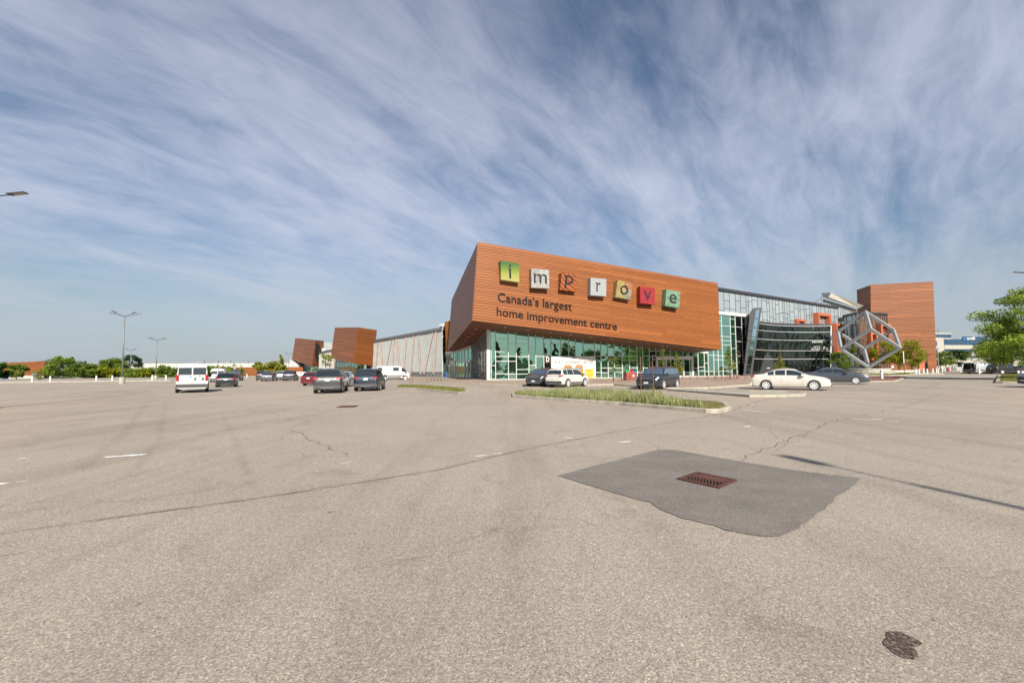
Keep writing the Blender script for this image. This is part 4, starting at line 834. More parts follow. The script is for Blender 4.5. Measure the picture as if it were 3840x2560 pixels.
MB().box(p + Z * .9, .75, .4, .9).build('cabinet', M['grey_metal'], gb); MB().box(p + Z * .92 - V((0, .415, 0)), .33, .012, .8, V((1, 0, 0)), V((0, 1, 0)), Z).build('door', M['grey_metal'], gb); MB().box(p + Z * 1.83, .82, .46, .03).build('lid', M['grey_metal'], gb)
wh = thing('warehouse', pdz(800, 360), 'long white flat roofed warehouse on the left horizon', 'building')
a, b = pdz(470, 340), pdz(1125, 380); zt = 1.55 + (1396 - 1361) * 350 / 1707; tt = (b - a).normalized(); nn = V((tt.y, -tt.x, 0)); nP = 22
for i in range(nP):
    p, q2 = a.lerp(b, i / nP), a.lerp(b, (i + 1) / nP) - tt * .12; MB().slab([p, q2, q2 + Z * zt, p + Z * zt], -nn * .3).build('wall_panel', M['cream'], wh)
MB().slab([a + Z * zt, b + Z * zt, b + Z * (zt + .5), a + Z * (zt + .5)], nn * .15).build('parapet', M['grey_metal'], wh)
MB().slab([a + Z * (zt - .01), b + Z * (zt - .01), b + Z * (zt - .01) - nn * 60, a + Z * (zt - .01) - nn * 60], -Z * .2).build('roof', M['grey_metal'], wh)
for u, wd in ((.12, 2.2), (.38, 3.0), (.48, .8), (.55, 1.2), (.66, .7), (.80, .8)): MB().box(a.lerp(b, u) + Z * (zt + .9) - nn * 8, wd, 1.5, .9, tt, nn, Z).build('rooftop_unit', M['grey_metal'], wh)
for u in (.2, .44, .52, .6, .72, .85): MB().slab([a.lerp(b, u) + nn * .01 + Z * 3.0, a.lerp(b, u) + tt * 2.2 + nn * .01 + Z * 3.0, a.lerp(b, u) + tt * 2.2 + nn * .01 + Z * 4.6, a.lerp(b, u) + nn * .01 + Z * 4.6], nn * .1).build('louvre', M['dark_metal'], wh)

# ---------------------------------------------------------------- grey glass hall to the right
def irregular(rd, LN, lo, hi):
    c = [0.0]; p = 0
    while p < LN - hi: p += rd.uniform(lo, hi); c.append(p / LN)
    c.append(1.0); return c
def mondrian(rd, cols_, z0, z1, lo, hi):
    o = []
    for _ in cols_[:-1]:
        z = z0 + rd.uniform(.5, hi); l_ = []
        while z < z1 - .6: l_.append(z); z += rd.uniform(lo, hi)
        o.append(l_)
    return o
rd = random.Random(5)
Q0, Q1 = pdz(2684, 79.3), pdz(3152, 107.0); qt = (Q1 - Q0).normalized(); qn = V((qt.y, -qt.x, 0)); QZ = 15.2
gh = thing('glass_hall', Q0, 'long grey panelled hall with black mullions behind the curved glass', 'building')
cq = irregular(rd, (Q1 - Q0).length, .75, 2.0)
facade(gh, Q0, Q1, 6.2, lambda u: QZ, cq, mondrian(rd, cq, 6.2, QZ, .7, 3.2), M['spandrel'], M['dark_frame'], qn, .075, .06, (), None, .004, (), 9, None, 'panel')
MB().slab([Q0 + Z * .02, Q1 + Z * .02, Q1 + Z * 6.2, Q0 + Z * 6.2], -qn * .3).build('lower_wall', M['dark_frame'], gh)
MB().slab([Q0 + Z * QZ, Q1 + Z * QZ, Q1 + Z * (QZ + .5), Q0 + Z * (QZ + .5)], qn * .35).build('coping', M['coping'], gh)
mk('roof', [Q0 + Z * QZ, Q1 + Z * QZ, Q1 + Z * QZ - qn * 25, Q0 + Z * QZ - qn * 25], [(0, 1, 2, 3)], M['grey_metal'], gh)
U0, U1 = pdz(3093, 114.0), pdz(3224, 122.0); ut = (U1 - U0).normalized(); un = V((ut.y, -ut.x, 0)); ua, ub = 1.55 + (1373 - 1116) * 114 / 1707, 1.55 + (1372 - 1158) * 122 / 1707
cu = irregular(rd, (U1 - U0).length, .7, 1.4)
up_ = thing('upper_hall', U0, 'raised glazed hall end under the beige wing roof', 'building')
facade(up_, U0, U1, 7.0, lambda u: ua + (ub - ua) * u, cu, mondrian(rd, cu, 7.0, 17, 1.2, 3.5), M['spandrel'], M['dark_frame'], un, .075, .06, (), None, .004, (), 10, None, 'panel')
MB().slab([U0 + Z * .02, U1 + Z * .02, U1 + Z * 7, U0 + Z * 7], -un * .3).build('lower_wall', M['dark_frame'], up_)
hexa('wing_roof', [pd(3117, 1097, 112.2), pd(3239, 1146, 119.5), pd(3219, 1157, 120), pd(3107, 1114, 112.6)], [pd(3081, 1099, 119), pd(3205, 1143, 130), pd(3200, 1152, 130), pd(3084, 1113, 119)], M['roofmetal'], up_)
MB().bar(pd(3050, 1139, 110), pd(3085, 1112, 112), .16).build('brace', M['grey_metal'], up_)
# wing behind the sculpture, its brown reflection painted as panel colour
Y0, Y1, Y2 = pdz(3174, 108.0), pdz(3231, 101.0), pdz(3338, 104.5); yz = 13.3
bw = thing('brown_reflection_wing', Y1, 'grey panelled wing with a painted brown reflection directly behind the steel cube', 'building')
for p, q2, mt, nc, sd_ in ((Y0, Y1, M['spandrel'], 6, 12), (Y1, Y2, M['spandrel_reflection'], 14, 13)):
    t = (q2 - p).normalized(); n = V((t.y, -t.x, 0)); n = n if n.dot(CAM - p) > 0 else -n; r9 = random.Random(sd_); cc_ = irregular(r9, (q2 - p).length, .4, .85) if nc > 8 else [0, .2, .6, .8, 1.0]
    facade(bw, p, q2, .1, lambda u: yz, cc_, mondrian(r9, cc_, .1, yz, 1.0, 4.5), mt, M['dark_frame'], n, .09, .09, (), None, .004, (), sd_, None, 'panel')
    MB().slab([p + Z * yz, q2 + Z * yz, q2 + Z * (yz + .4), p + Z * (yz + .4)], n * .3).build('coping', M['coping'], bw)
mk('roof', [Y0 + Z * yz, Y1 + Z * yz, Y2 + Z * yz, Y2 + V((0, 14, yz)), Y0 + V((0, 14, yz))], [(0, 1, 2, 3, 4)], M['grey_metal'], bw)
# orange portal frames
def oframe(P0, n, x0, x1, y0, y1, bt, pr, label):
    a, b, c, d = plane_hit(x0, y0, P0, n), plane_hit(x1, y0, P0, n), plane_hit(x1, y1, P0, n), plane_hit(x0, y1, P0, n)
    b.z = a.z; d.z = c.z; c = V((b.x, b.y, c.z)); d = V((a.x, a.y, d.z)); t = (b - a).normalized()
    r_ = thing('portal_frame', (a.x, a.y, d.z), label, 'frame', 'orange portal frames on the hall'); o_ = n * .1
    MB().slab([a + o_, a + t * bt + o_, d + t * bt + o_, d + o_], n * pr).build('jamb', M['orange'], r_); MB().slab([b - t * bt + o_, b + o_, c + o_, c - t * bt + o_], n * pr).build('jamb', M['orange'], r_)
    MB().slab([a + t * (bt + .002) + o_, b - t * (bt + .002) + o_, b - t * (bt + .002) - Z * bt + o_, a + t * (bt + .002) - Z * bt + o_], n * pr).build('head', M['orange'], r_)
    MB().slab([d + t * (bt + .002) + o_, c - t * (bt + .002) + o_, c - t * (bt + .002) + Z * bt + o_, d + t * (bt + .002) + Z * bt + o_], n * pr).build('sill', M['orange'], r_)
oframe(Q0, qn, 2979, 3010, 1196, 1226, .45, .5, 'smallest orange square frame peeping over the curved glass')
oframe(Q0, qn, 3050, 3096, 1173, 1240, .6, .9, 'orange frame standing highest over the curved glass')
oframe(Q0, qn, 3118, 3148, 1213, 1322, .55, .9, 'tall orange frame at the right end of the curved glass')
bn = V(((Y2 - Y1).y, -(Y2 - Y1).x, 0)).normalized()
oframe(Y1, bn, 3287, 3326, 1214, 1258, .6, .8, 'orange window frame high on the wing with the painted brown reflection')
oframe(Y1, bn, 3249, 3276, 1245, 1366, .6, .8, 'tall orange frame behind the centre of the steel cube')
# ---------------------------------------------------------------- glazed link right of the box, dark leaning fin, curved glass front
lk = thing('glazed_link', G1 + gt * .02, 'white mullioned green glass link between wood box and dark fin', 'building')
K0, K2 = G1 + gt * .08, V((pdz(2812, 83).x, 83.0, PLZ)); lt_ = (K2 - K0).normalized(); lkn = V((lt_.y, -lt_.x, 0)); lz = 1.55 + (1378 - 1183) * 80 / 1707
uk = lambda px: (plane_hit(px, 1390, K0, lkn) - K0).dot(lt_) / (K2 - K0).length
ck = [0, .12] + [uk(p) for p in (2694, 2711, 2744, 2763, 2787)] + [1.0]
zk = lambda y: plane_hit(2740, y, K0, lkn).z
trk = [[zk(1333), zk(1391)], [zk(1333), zk(1349)], [zk(1207), zk(1224), zk(1263), zk(1278), zk(1335), zk(1349), zk(1391)], [zk(1224), zk(1263), zk(1278), zk(1294), zk(1335), zk(1376), zk(1391)], [zk(1196), zk(1224), zk(1251), zk(1306), zk(1361), zk(1378)], [zk(1224), zk(1279), zk(1334)], [zk(1210), zk(1263), zk(1279), zk(1334), zk(1374), zk(1391)]]
facade(lk, K0, K2, PLZ, lambda u: lz, ck, trk, M['glass'], M['white_frame'], lkn, .065, .10, {(i, k) for i in (5, 6) for k in range(9)}, M['glass_dark'], .005, (), 14)
MB().slab([K0 + Z * (lz - PLZ), K2 + Z * (lz - PLZ), K2 + Z * (lz - PLZ + .5), K0 + Z * (lz - PLZ + .5)], lkn * .3).build('fascia', M['white_frame'], lk)
mk('roof', [K0 + Z * (lz + .2), K2 + Z * (lz + .2), K2 + Z * (lz + .2) - lkn * 8, K0 + Z * (lz + .2) - lkn * 8], [(0, 1, 2, 3)], M['grey_metal'], lk)
fb = thing('leaning_fin', pdz(2805, 80, PLZ), 'dark leaning fin with blue glass strip beside the curved glass', 'building')
fd0 = 80.0; fq = [pd(2787, 1404, fd0), pd(2820, 1405, fd0), pd(2856, 1154, fd0), pd(2828, 1154, fd0), pd(2812, 1180, fd0)]; fq[0].z = fq[1].z = PLZ
MB().slab(fq, V((0.9, 2.4, 0))).build('blade', M['coping'], fb)
fpts = lambda s, t: pd(2797 + (2835 - 2797) * t + s * (2813 - 2797 + (14 - 16) * t), 1401 + (1160 - 1401) * t, fd0 - .06)
for i in range(7): MB().slab([fpts(0, i / 7 + .006), fpts(1, i / 7 + .006), fpts(1, (i + 1) / 7 - .006), fpts(0, (i + 1) / 7 - .006)], V((0, .04, 0))).build('pane', M['glass_blue'] if i > 1 else M['glass_dark'], fb)
for i in range(5):
    t = i / 5; MB().bar(pd(2790 + 24 * t, 1390 - 190 * t, fd0 - .05), pd(2797 + 30 * t, 1392 - 190 * t, fd0 - .05), .12).build('rung', M['dark_frame'], fb)
cg = thing('curved_glass_front', pdz(2960, 90, PLZ), 'dark curved glass front with white bands and entrance B lettering', 'building')
R0, R1 = pdz(2821, 84.5, PLZ), pdz(3112, 93.0, PLZ); ct_ = (R1 - R0).normalized(); cn = V((ct_.y, -ct_.x, 0)); RZ = 9.83
def clean(u, z): return -cn * (2.6 * 4 * u * (1 - u)) + ct_ * ((1.35 - .75 * u) * (z / RZ)) + cn * (.22 * z / RZ)
ncol = 17; cc_ = [i / ncol for i in range(ncol + 1)]; bands = [3.13, 4.82, 6.94, 8.6]
PC = lambda u, z: V((R0.x + (R1.x - R0.x) * u, R0.y + (R1.y - R0.y) * u, z)) + clean(u, z)
rd = random.Random(3)
for i in range(ncol):
    lev = [PLZ] + bands + [RZ]
    for k in range(5):
        a_, b_ = cc_[i] + .0012, cc_[i + 1] - .0012; o_ = cn * rd.uniform(-.012, .012)
        MB().slab([PC(a_, lev[k] + .06) + o_, PC(b_, lev[k] + .06) - o_, PC(b_, lev[k + 1] - .06) + o_, PC(a_, lev[k + 1] - .06) - o_], -cn * .03).build('pane', M['glass_dark'], cg)
for z in bands + [RZ]:
    b_ = MB()
    for i in range(ncol): b_.slab([PC(cc_[i], z - .032), PC(cc_[i + 1], z - .032), PC(cc_[i + 1], z + .032), PC(cc_[i], z + .032)], cn * .12)
    b_.build('band', M['white_frame'], cg)
b_ = MB()
for i in range(ncol): b_.slab([PC(cc_[i], RZ + .066), PC(cc_[i + 1], RZ + .066), PC(cc_[i + 1], RZ + .5), PC(cc_[i], RZ + .5)], -cn * .5)
b_.build('coping', M['coping'], cg)
MB().slab([PC(.997, PLZ), PC(1.003, PLZ), PC(1.003, RZ + .1), PC(.997, RZ + .1)], cn * .14).build('end_frame', M['white_frame'], cg)
MB().slab([PC(1.003, PLZ), PC(1.003, RZ + .3), PC(1.003, RZ + .3) - cn * 1.6, PC(1.003, PLZ) - cn * 1.6], ct_ * .12).build('end_return', M['maroon'], cg)
for i in range(ncol + 1): MB().slab([PC(cc_[i] - .0011, PLZ + .05), PC(cc_[i] + .0011, PLZ + .05), PC(cc_[i] + .0011, RZ - .07), PC(cc_[i] - .0011, RZ - .07)], -cn * .05).build('joint', M['dark_frame'], cg)
def on_c(px, py):
    best = None
    for i in range(600):
        u = i / 600; p0 = PC(u, 5.5); d = ray(px, py); t = p0.y / d.y; q2 = CAM + d * t; e_ = abs(q2.x - p0.x)
        if best is None or e_ < best[0]: best = (e_, V((p0.x, p0.y, q2.z)))
    return best[1] + cn * .06
for tx, x0, x1, y, hgt, nm in (('pepe pizza', 3044, 3084, 1284, .52, 'white lettering reading pepe pizza, the larger one, on the curved glass'), ('pepe pizza', 3050, 3074, 1301, .26, 'small white lettering reading pepe pizza above the entrance sign'), ('ENTRANCE', 3042, 3082, 1311, .40, 'white spaced lettering reading entrance on the curved glass'), ('B', 3087, 3095, 1310, .85, 'large white letter B with arrow on the curved glass')):
    a, b = on_c(x0, y), on_c(x1, y); b.z = a.z; s_ = thing('glass_lettering', a, nm, 'sign'); put_text(tx, a, b, Z, (cn), M['white'], s_, .01, 'lettering', 0, hgt, .01, False)
    if tx == 'B':
        p = on_c(3097, 1306); t = (b - a).normalized(); MB().slab([p - Z * .25, p + t * .35, p + Z * .25], cn * .02).build('arrow', M['white'], s_)
# ---------------------------------------------------------------- tall wood tower on the right
TA, TB, TL = pd(3265, 1069, 126), pd(3499, 1057, 122), pd(3214, 1087, 133.7); TC, TD, TE = pdz(3513, 122), pdz(3266, 126), pdz(3219, 133.7)
tw = thing('wood_tower', TA * 1.0 - Z * TA.z, 'tall orange wood clad tower at the right end of the complex', 'building')
bk = V((18.5, 22, 0)); mk('core', [TA, TB, TC, TD, TL, TE, TB + bk, TC + bk, TL + bk, TE + bk], [(3, 2, 1, 0), (5, 3, 0, 4), (1, 2, 7, 6), (4, 0, 1, 6, 8), (6, 7, 9, 8), (8, 9, 5, 4)], M['backing'], tw)
tn = (TB - TA).cross(TD - TA).normalized(); tn = tn if tn.y < 0 else -tn; tln = (TA - TL).cross(TE - TL).normalized(); tln = tln if tln.x < 0 else -tln
M['wood_t'] = wood('pale_orange_wood_cladding', (0.185, 0.062, 0.020), (0.23, 0.080, 0.027))
fc2 = mk('front_cladding', [p + tn * .01 for p in (TA, TB, TC, TD)], [(3, 2, 1, 0)], M['backing'], tw); planks(fc2, TA + tn * .01, TB + tn * .01, TC + tn * .01, TD + tn * .01, 62, 7.5, .05, M['wood_t'], tn, .16, seed=61)
lc2 = mk('side_cladding', [p + tln * .01 for p in (TL, TA, TD, TE)], [(3, 2, 1, 0)], M['backing'], tw); planks(lc2, TL + tln * .01, TA + tln * .01, TD + tln * .01, TE + tln * .01, 62, 30, .05, M['wood_dark'], tln, .16, seed=62)
MB().slab([TL + tln * .07, TA + tln * .07, TA + tln * .07 - Z * .7, TL + tln * .07 - Z * .7], tln * .05).build('eave', M['wood_dark'], tw)
MB().slab([TA + tn * .07, TB + tn * .07, TB + tn * .07 + Z * .12, TA + tn * .07 + Z * .12], tn * .05).build('top_flashing', M['wood_dark'], tw)
p0, p1 = plane_hit(3447, 1390, TA, tn), plane_hit(3468, 1390, TA, tn); p0.z = p1.z = .1
MB().slab([p0 + tn * .08, p1 + tn * .08, p1 + Z * 2.4 + tn * .08, p0 + Z * 2.4 + tn * .08], tn * .08).build('door', M['orange'], tw)
t_ = (p1 - p0).normalized(); MB().slab([p1 + tn * .08, p1 + t_ * .6 + tn * .08, p1 + t_ * .6 + Z * 2.4 + tn * .08, p1 + Z * 2.4 + tn * .08], tn * .05).build('doorway', M['pit'], tw)
# ---------------------------------------------------------------- office building far right
of = thing('office_building', pdz(3620, 220), 'beige banded office building with blue glass and company name', 'building')
a, b = pdz(3545, 220), pdz(3820, 232); tt = (b - a).normalized(); nn = V((tt.y, -tt.x, 0)); Zo = lambda y: 1.55 + (1369 - y) * 223 / 1707
for y0, y1, mt, nm in ((1271, 1293, 'office_glass', 'glass_band'), (1293, 1308, 'cream_band', 'spandrel_band'), (1308, 1320, 'office_glass', 'glass_band'), (1320, 1334, 'cream_band', 'spandrel_band'), (1334, 1342, 'office_glass', 'glass_band'), (1342, 1375, 'cream_band', 'spandrel_band')):
    o_ = nn * (.25 if mt == 'cream_band' else 0.0); z0_, z1_ = max(0, Zo(y1)), Zo(y0)
    bo = MB().slab([a + Z * z0_ + o_, b + Z * z0_ + o_, b + Z * z1_ + o_, a + Z * z1_ + o_], -nn * 12).build(nm, M[mt], of)
    if mt == 'office_glass':
        for k in range(1, 16): MB().slab([a.lerp(b, k / 16) + Z * z0_ + nn * .01, a.lerp(b, k / 16) + tt * .14 + Z * z0_ + nn * .01, a.lerp(b, k / 16) + tt * .14 + Z * z1_ + nn * .01, a.lerp(b, k / 16) + Z * z1_ + nn * .01], nn * .06).build('mullion', M['grey_metal'], bo)
a2, b2 = pdz(3505, 214), pdz(3546, 217); MB().slab([a2, b2, b2 + Z * Zo(1267), a2 + Z * Zo(1267)], V((3, 12, 0))).build('stair_block', M['cream_band'], of)
t2 = (b2 - a2).normalized(); n2 = V((t2.y, -t2.x, 0))
for y0, y1 in ((1280, 1296), (1311, 1321)): MB().slab([a2 + t2 * .2 + Z * Zo(y1) + n2 * .02, a2 + t2 * 3.0 + Z * Zo(y1) + n2 * .02, a2 + t2 * 3.0 + Z * Zo(y0) + n2 * .02, a2 + t2 * .2 + Z * Zo(y0) + n2 * .02], n2 * .08).build('window', M['office_glass'], of)
a3, b3 = pdz(3503, 300), pdz(3576, 303); z0_ = 0
tw2 = thing('office_tower', a3, 'blue glass office tower showing above the beige office building', 'building')
for k in range(7):
    zt_ = 1.55 + (1369 - 1246) * 300 / 1707; z_a, z_b = zt_ * k / 7, zt_ * (k + 1) / 7
    MB().slab([a3 + Z * z_a, b3 + Z * z_a, b3 + Z * (z_b - .9), a3 + Z * (z_b - .9)], V((5, 12, 0))).build('glass_band', M['office_glass'], tw2); MB().slab([a3 + Z * (z_b - .9) - V((0, .2, 0)), b3 + Z * (z_b - .9) - V((0, .2, 0)), b3 + Z * z_b - V((0, .2, 0)), a3 + Z * z_b - V((0, .2, 0))], V((5, 12, 0))).build('floor_band', M['cream_band'], tw2)
MB().tube([a3.lerp(b3, .7) + Z * zt_ + V((0, 5, 0)), a3.lerp(b3, .7) + Z * (zt_ + 3) + V((0, 5, 0))], .25, 6).build('mast', M['grey_metal'], tw2)
us = thing('office_sign', plane_hit(3610, 1272, a, nn), 'blue roof sign with white company name on the office', 'sign')
p0, p1 = plane_hit(3606, 1274, a, nn) + nn * .1, plane_hit(3700, 1276, a, nn) + nn * .1; p1.z = p0.z
MB().slab([p0 - Z * .3, p1 - Z * .3, p1 + Z * 1.6, p0 + Z * 1.6], nn * .15).build('board', M['office_glass'], us)
MB().tube([plane_hit(3614, 1270, a, nn) + nn * .26, plane_hit(3614, 1270, a, nn) + nn * .36], .75, 10).build('emblem', M['blue'], us)
put_text('unifi', plane_hit(3624, 1273, a, nn) + nn * .26, plane_hit(3654, 1273.5, a, nn) + nn * .26, Z, nn, M['white'], us, .02, 'lettering', 0, 1.9, .02, False)

# ---------------------------------------------------------------- steel cube sculpture on its plinth
cb = thing('cube_sculpture', (67.27, 86.1, 1.36), 'large silver open cube sculpture balanced on one corner', 'sculpture')
CV = {'B': (67.27, 86.1, 1.36), 'LL': (62.28, 86.15, 4.8), 'LR': (69.59, 81.69, 4.8), 'BK': (69.8, 90.25, 4.97), 'UL': (64.82, 90.31, 8.4), 'UR': (72.13, 85.85, 8.4), 'FN': (64.61, 81.75, 8.23), 'T': (67.14, 85.9, 11.84)}
CV = {k: V(v) for k, v in CV.items()}; ee = [(CV['LL'] - CV['B']).normalized(), (CV['LR'] - CV['B']).normalized(), (CV['BK'] - CV['B']).normalized()]; hb = .23
for p, q2 in (('B', 'LL'), ('B', 'LR'), ('B', 'BK'), ('LL', 'UL'), ('LL', 'FN'), ('LR', 'FN'), ('LR', 'UR'), ('BK', 'UL'), ('BK', 'UR'), ('UL', 'T'), ('UR', 'T'), ('FN', 'T')):
    d = (CV[q2] - CV[p]).normalized(); k = max(range(3), key=lambda i: abs(d.dot(ee[i]))); o1, o2 = ee[(k + 1) % 3], ee[(k + 2) % 3]; s_ = ee[k] * (1 if d.dot(ee[k]) > 0 else -1)
    ln3 = (CV[q2] - CV[p]).length; c0 = CV[p] + s_ * (hb + .0); MB().slab([c0 - o1 * hb - o2 * hb, c0 + o1 * hb - o2 * hb, c0 + o1 * hb + o2 * hb, c0 - o1 * hb + o2 * hb], s_ * (ln3 - 2 * hb)).build('beam', M['steel'], cb)
for k in CV: MB().box(CV[k], hb * 1.004, hb * 1.004, hb * 1.004, ee[0], ee[1], ee[2]).build('corner_joint', M['steel'], cb)
pl = thing('stone_plinth', (67.2, 86.0, .14), 'two tier round pale stone plinth under the steel cube', 'plinth')
c = V((67.2, 86.0, 0))
for rr, z0_, z1_, nm in ((3.9, .14, .5, 'lower_tier'), (4.05, .5, .66, 'lower_slab'), (3.2, .66, .95, 'upper_tier'), (3.35, .95, 1.12, 'upper_slab')): MB().tube([c + Z * (z0_ + .002), c + Z * z1_], rr, 28).build(nm, M['stone'], pl)
pw = thing('planter_wall', pdz(3370, 90), 'low pale stone planter wall right of the plinth', 'wall')
a, b = pdz(3336, 88), pdz(3450, 93); tt = (b - a).normalized(); nn = V((tt.y, -tt.x, 0)); nb = 6
for i in range(nb): MB().slab([a.lerp(b, i / nb) + Z * .12, a.lerp(b, (i + 1) / nb) - tt * .03 + Z * .12, a.lerp(b, (i + 1) / nb) - tt * .03 + Z * .72, a.lerp(b, i / nb) + Z * .72], -nn * .6).build('stone_block', M['stone'], pw)

# ================================================================ street furniture
def lamp_post(p, H_, arms, label, base=True, arm_len=2.0, rise=.55, extra=()):
    r_ = thing('lamp_post', p, label, 'lamp post', 'lot lamp posts'); p = V(p)
    if base: MB().tube([p, p + Z * .85, p + Z * .95], [.38, .36, .32], 14).build('concrete_base', M['concrete'], r_, False)
    MB().tube([p + Z * (.95 if base else 0), p + Z * H_], [.11, .07], 10).build('pole', M['grey_metal'], r_, True)
    for az in arms:
        d = V((math.sin(R(az)), math.cos(R(az)), 0)); s0 = p + Z * (H_ - .15); e0 = s0 + d * arm_len + Z * rise; sl_ = (e0 - s0).normalized(); sd2 = V((-d.y, d.x, 0)); upn = sd2.cross(sl_); upn = upn if upn.z > 0 else -upn
        am = MB().tube([s0, e0 - sl_ * .6], .028, 8).build('arm', M['dark_metal'], r_)
        h0 = e0 - sl_ * .72; hd = MB().slab([h0 - sd2 * .13, h0 + sd2 * .13, e0 + sd2 * .12, e0 - sd2 * .12], upn * .05).build('lamp_head', M['dark_metal'], r_)
        for k in (0, 1):
            a_ = h0 + sl_ * (.24 + .25 * k); b_ = a_ + sl_ * .22; MB().slab([a_ - sd2 * .10 - upn * .004, a_ + sd2 * .10 - upn * .004, b_ + sd2 * .10 - upn * .004, b_ - sd2 * .10 - upn * .004], -upn * .008).build('lens', M['lamp_lens'], hd)
    return r_
lamp_post(pdz(459, 66), 9.9, (100, 262, 185, 30), 'nearest tall four armed lamp post left of the white van')
lamp_post(pdz(585, 102), 8.9, (100, 262, 185, 30), 'lamp post just left of the white van, middle distance')
lamp_post(pdz(489, 160), 9.6, (100, 262, 185, 30), 'thin distant lamp post between the two larger ones')
lamp_post(pdz(1081, 185), 8.6, (100, 262, 185, 30), 'distant lamp post left of the farther wood box')
lamp_post(pdz(12, 190), 6.0, (100, 262), 'small distant lamp post at the far left edge')
# big one left, its arm reaching into the picture
tip = pd(98, 706, 19.6); az = 88; d = V((math.sin(R(az)), math.cos(R(az)), 0)); base = tip - d * 2.1; lamp_post((base.x, base.y, 0), tip.z - .30, (88, 268), 'near lamp post whose lamp head reaches in at the left edge', True, 2.1, .22)
tip = pd(3822, 1007, 39.0); lamp_post((tip.x + 2.0, tip.y + .2, 0), tip.z - .3, (275, 95), 'lamp post whose head tips in at the right edge', True, 2.05, .2)
# the one behind the camera that throws the shadow across the lot
shp = gp(2912, 1702); hh = 9.3; tipxy = shp - SH * (hh / math.tan(SUN_EL)); ang = math.degrees(math.atan2(SH.x, SH.y)); base = tipxy - SH * 2.0
lamp_post((base.x, base.y, 0), hh - .15, (ang, ang + 180), 'lamp post beside the camera that shades the asphalt', True, 2.0, .2)
def bollard(p, h, rad, label, lean=0.0):
    r_ = thing('bollard', p, label, 'bollard', 'white bollards'); p = V(p); t = p + V((lean, 0, h))
    MB().tube([p, p.lerp(t, .8)], [rad, rad], 12).build('post', M['white'], r_, False); MB().tube([p.lerp(t, .8), p.lerp(t, .82), p.lerp(t, .86), p.lerp(t, .97), t], [rad * .93, rad * 1.06, rad * 1.06, rad * 1.06, rad * .6], 12).build('cap', M['white'], r_, False)
bollard(pdz(3305, 53, .09), 1.05, .14, 'large white bollard beside the red brick path')
side = [(3433, 84), (3446, 85), (3462, 86), (3476, 88), (3497, 88), (3511, 92), (3518, 100), (3523, 108), (3533, 112), (3543, 120), (3553, 132), (3563, 140)]
for i, (px, dp) in enumerate(side):
    bollard(pdz(px, dp), .98, .14, '%s of the white bollards along the road edge, counted from the sculpture lawn' % ('first second third fourth fifth sixth seventh eighth ninth tenth eleventh last'.split()[i]))
lb = [(120, 1432, 'left of the thin yellow tree on the divider'), (188, 1432, 'right of the thin yellow tree on the divider'), (361, 1429, 'left of the nearest lamp post'), (421, 1427, 'just left of the nearest lamp post base'), (520, 1414, 'far off behind the nearest lamp post'), (571, 1426, 'left of the middle lamp post base'), (622, 1425, 'left of the white van'), (610, 1414, 'small, far off left of the white van'), (926, 1415, 'alone before the long wood wall'), (3602 - 0, 1396, 'by the open rear doors of the grey van')]
for px, py, ds in lb:
    p = gp(px, py, .1 if py > 1420 and px < 1000 else 0.0); bollard(p, 1.0, .13, 'white bollard ' + ds)
bollard(pdz(3671, 79, .11), 1.05, .14, 'white bollard in front of the grey van')
def bench(p, az, L_, label):
    r_ = thing('bench', p, label, 'bench', 'maroon plaza benches'); p = V(p); d = V((math.sin(R(az)), math.cos(R(az)), 0)); s_ = V((d.y, -d.x, 0))
    for k in range(5): o_ = s_ * (-.2 + .1 * k); MB().slab([p + o_ - d * L_ / 2 - s_ * .04 + Z * .44, p + o_ + d * L_ / 2 - s_ * .04 + Z * .44, p + o_ + d * L_ / 2 + s_ * .04 + Z * .44, p + o_ - d * L_ / 2 + s_ * .04 + Z * .44], Z * .03).build('slat', M['maroon'], r_)
    for e_ in (-1, 0, 1):
        q2 = p + d * (e_ * (L_ / 2 - .08))
        for w_ in (-1, 1): MB().tube([q2 + s_ * .26 * w_, q2 + s_ * .20 * w_ + Z * .2, q2 + s_ * .22 * w_ + Z * .438], .025, 6).build('leg', M['maroon'], r_)
        if e_: MB().tube([q2 + s_ * .22 * -1 + Z * .44, q2 - s_ * .24 + Z * .60, q2 - s_ * .15 + Z * .70, q2 + s_ * .15 + Z * .70, q2 + s_ * .24 + Z * .60, q2 + s_ * .22 + Z * .44], .022, 6).build('armrest', M['maroon'], r_)
bz = PLZ
for px, dp, az, ln3, lb_ in ((2331, 50, 92, 1.9, 'maroon bench alone in front of the recycling bin'), (2587, 56, 100, 1.9, 'maroon bench half hidden behind the dark sport utility'), (2679, 58, 104, 1.8, 'leftmost maroon bench of the group under the yellow tree'), (2722, 51, 96, 2.2, 'maroon bench nearest the kerb in the tree group'), (2745, 58, 50, 1.8, 'maroon bench set crosswise behind the young yellow tree'), (2795, 55, 96, 2.0, 'maroon bench right beside the white sedan')):
    bench(pdz(px, dp, bz), az, ln3, lb_)
p = pdz(2362, 56, bz); rb_ = thing('recycling_bin', p, 'brown red triple recycling bin with green red and blue lids', 'bin'); e1 = ft; e2 = fn
MB().box(p + Z * .5, .72, .36, .48, e1, e2, Z).build('body', M['brickred'], rb_); MB().box(p + Z * .03, .74, .38, .03, e1, e2, Z).build('base', M['trim'], rb_)
for k, mt in enumerate(('green', 'red', 'blue')):
    c_ = p + e1 * (-.48 + .48 * k) + Z * 1.12; MB().slab([c_ - e1 * .22 - Z * .14 + e2 * .34, c_ + e1 * .22 - Z * .14 + e2 * .34, c_ + e1 * .2 + Z * .12 + e2 * .2, c_ - e1 * .2 + Z * .12 + e2 * .2], -e2 * .5).build('lid', M[mt], rb_)
    MB().box(c_ + e2 * .29, .10, .03, .06, e1, e2, Z).build('slot', M['pit'], rb_)
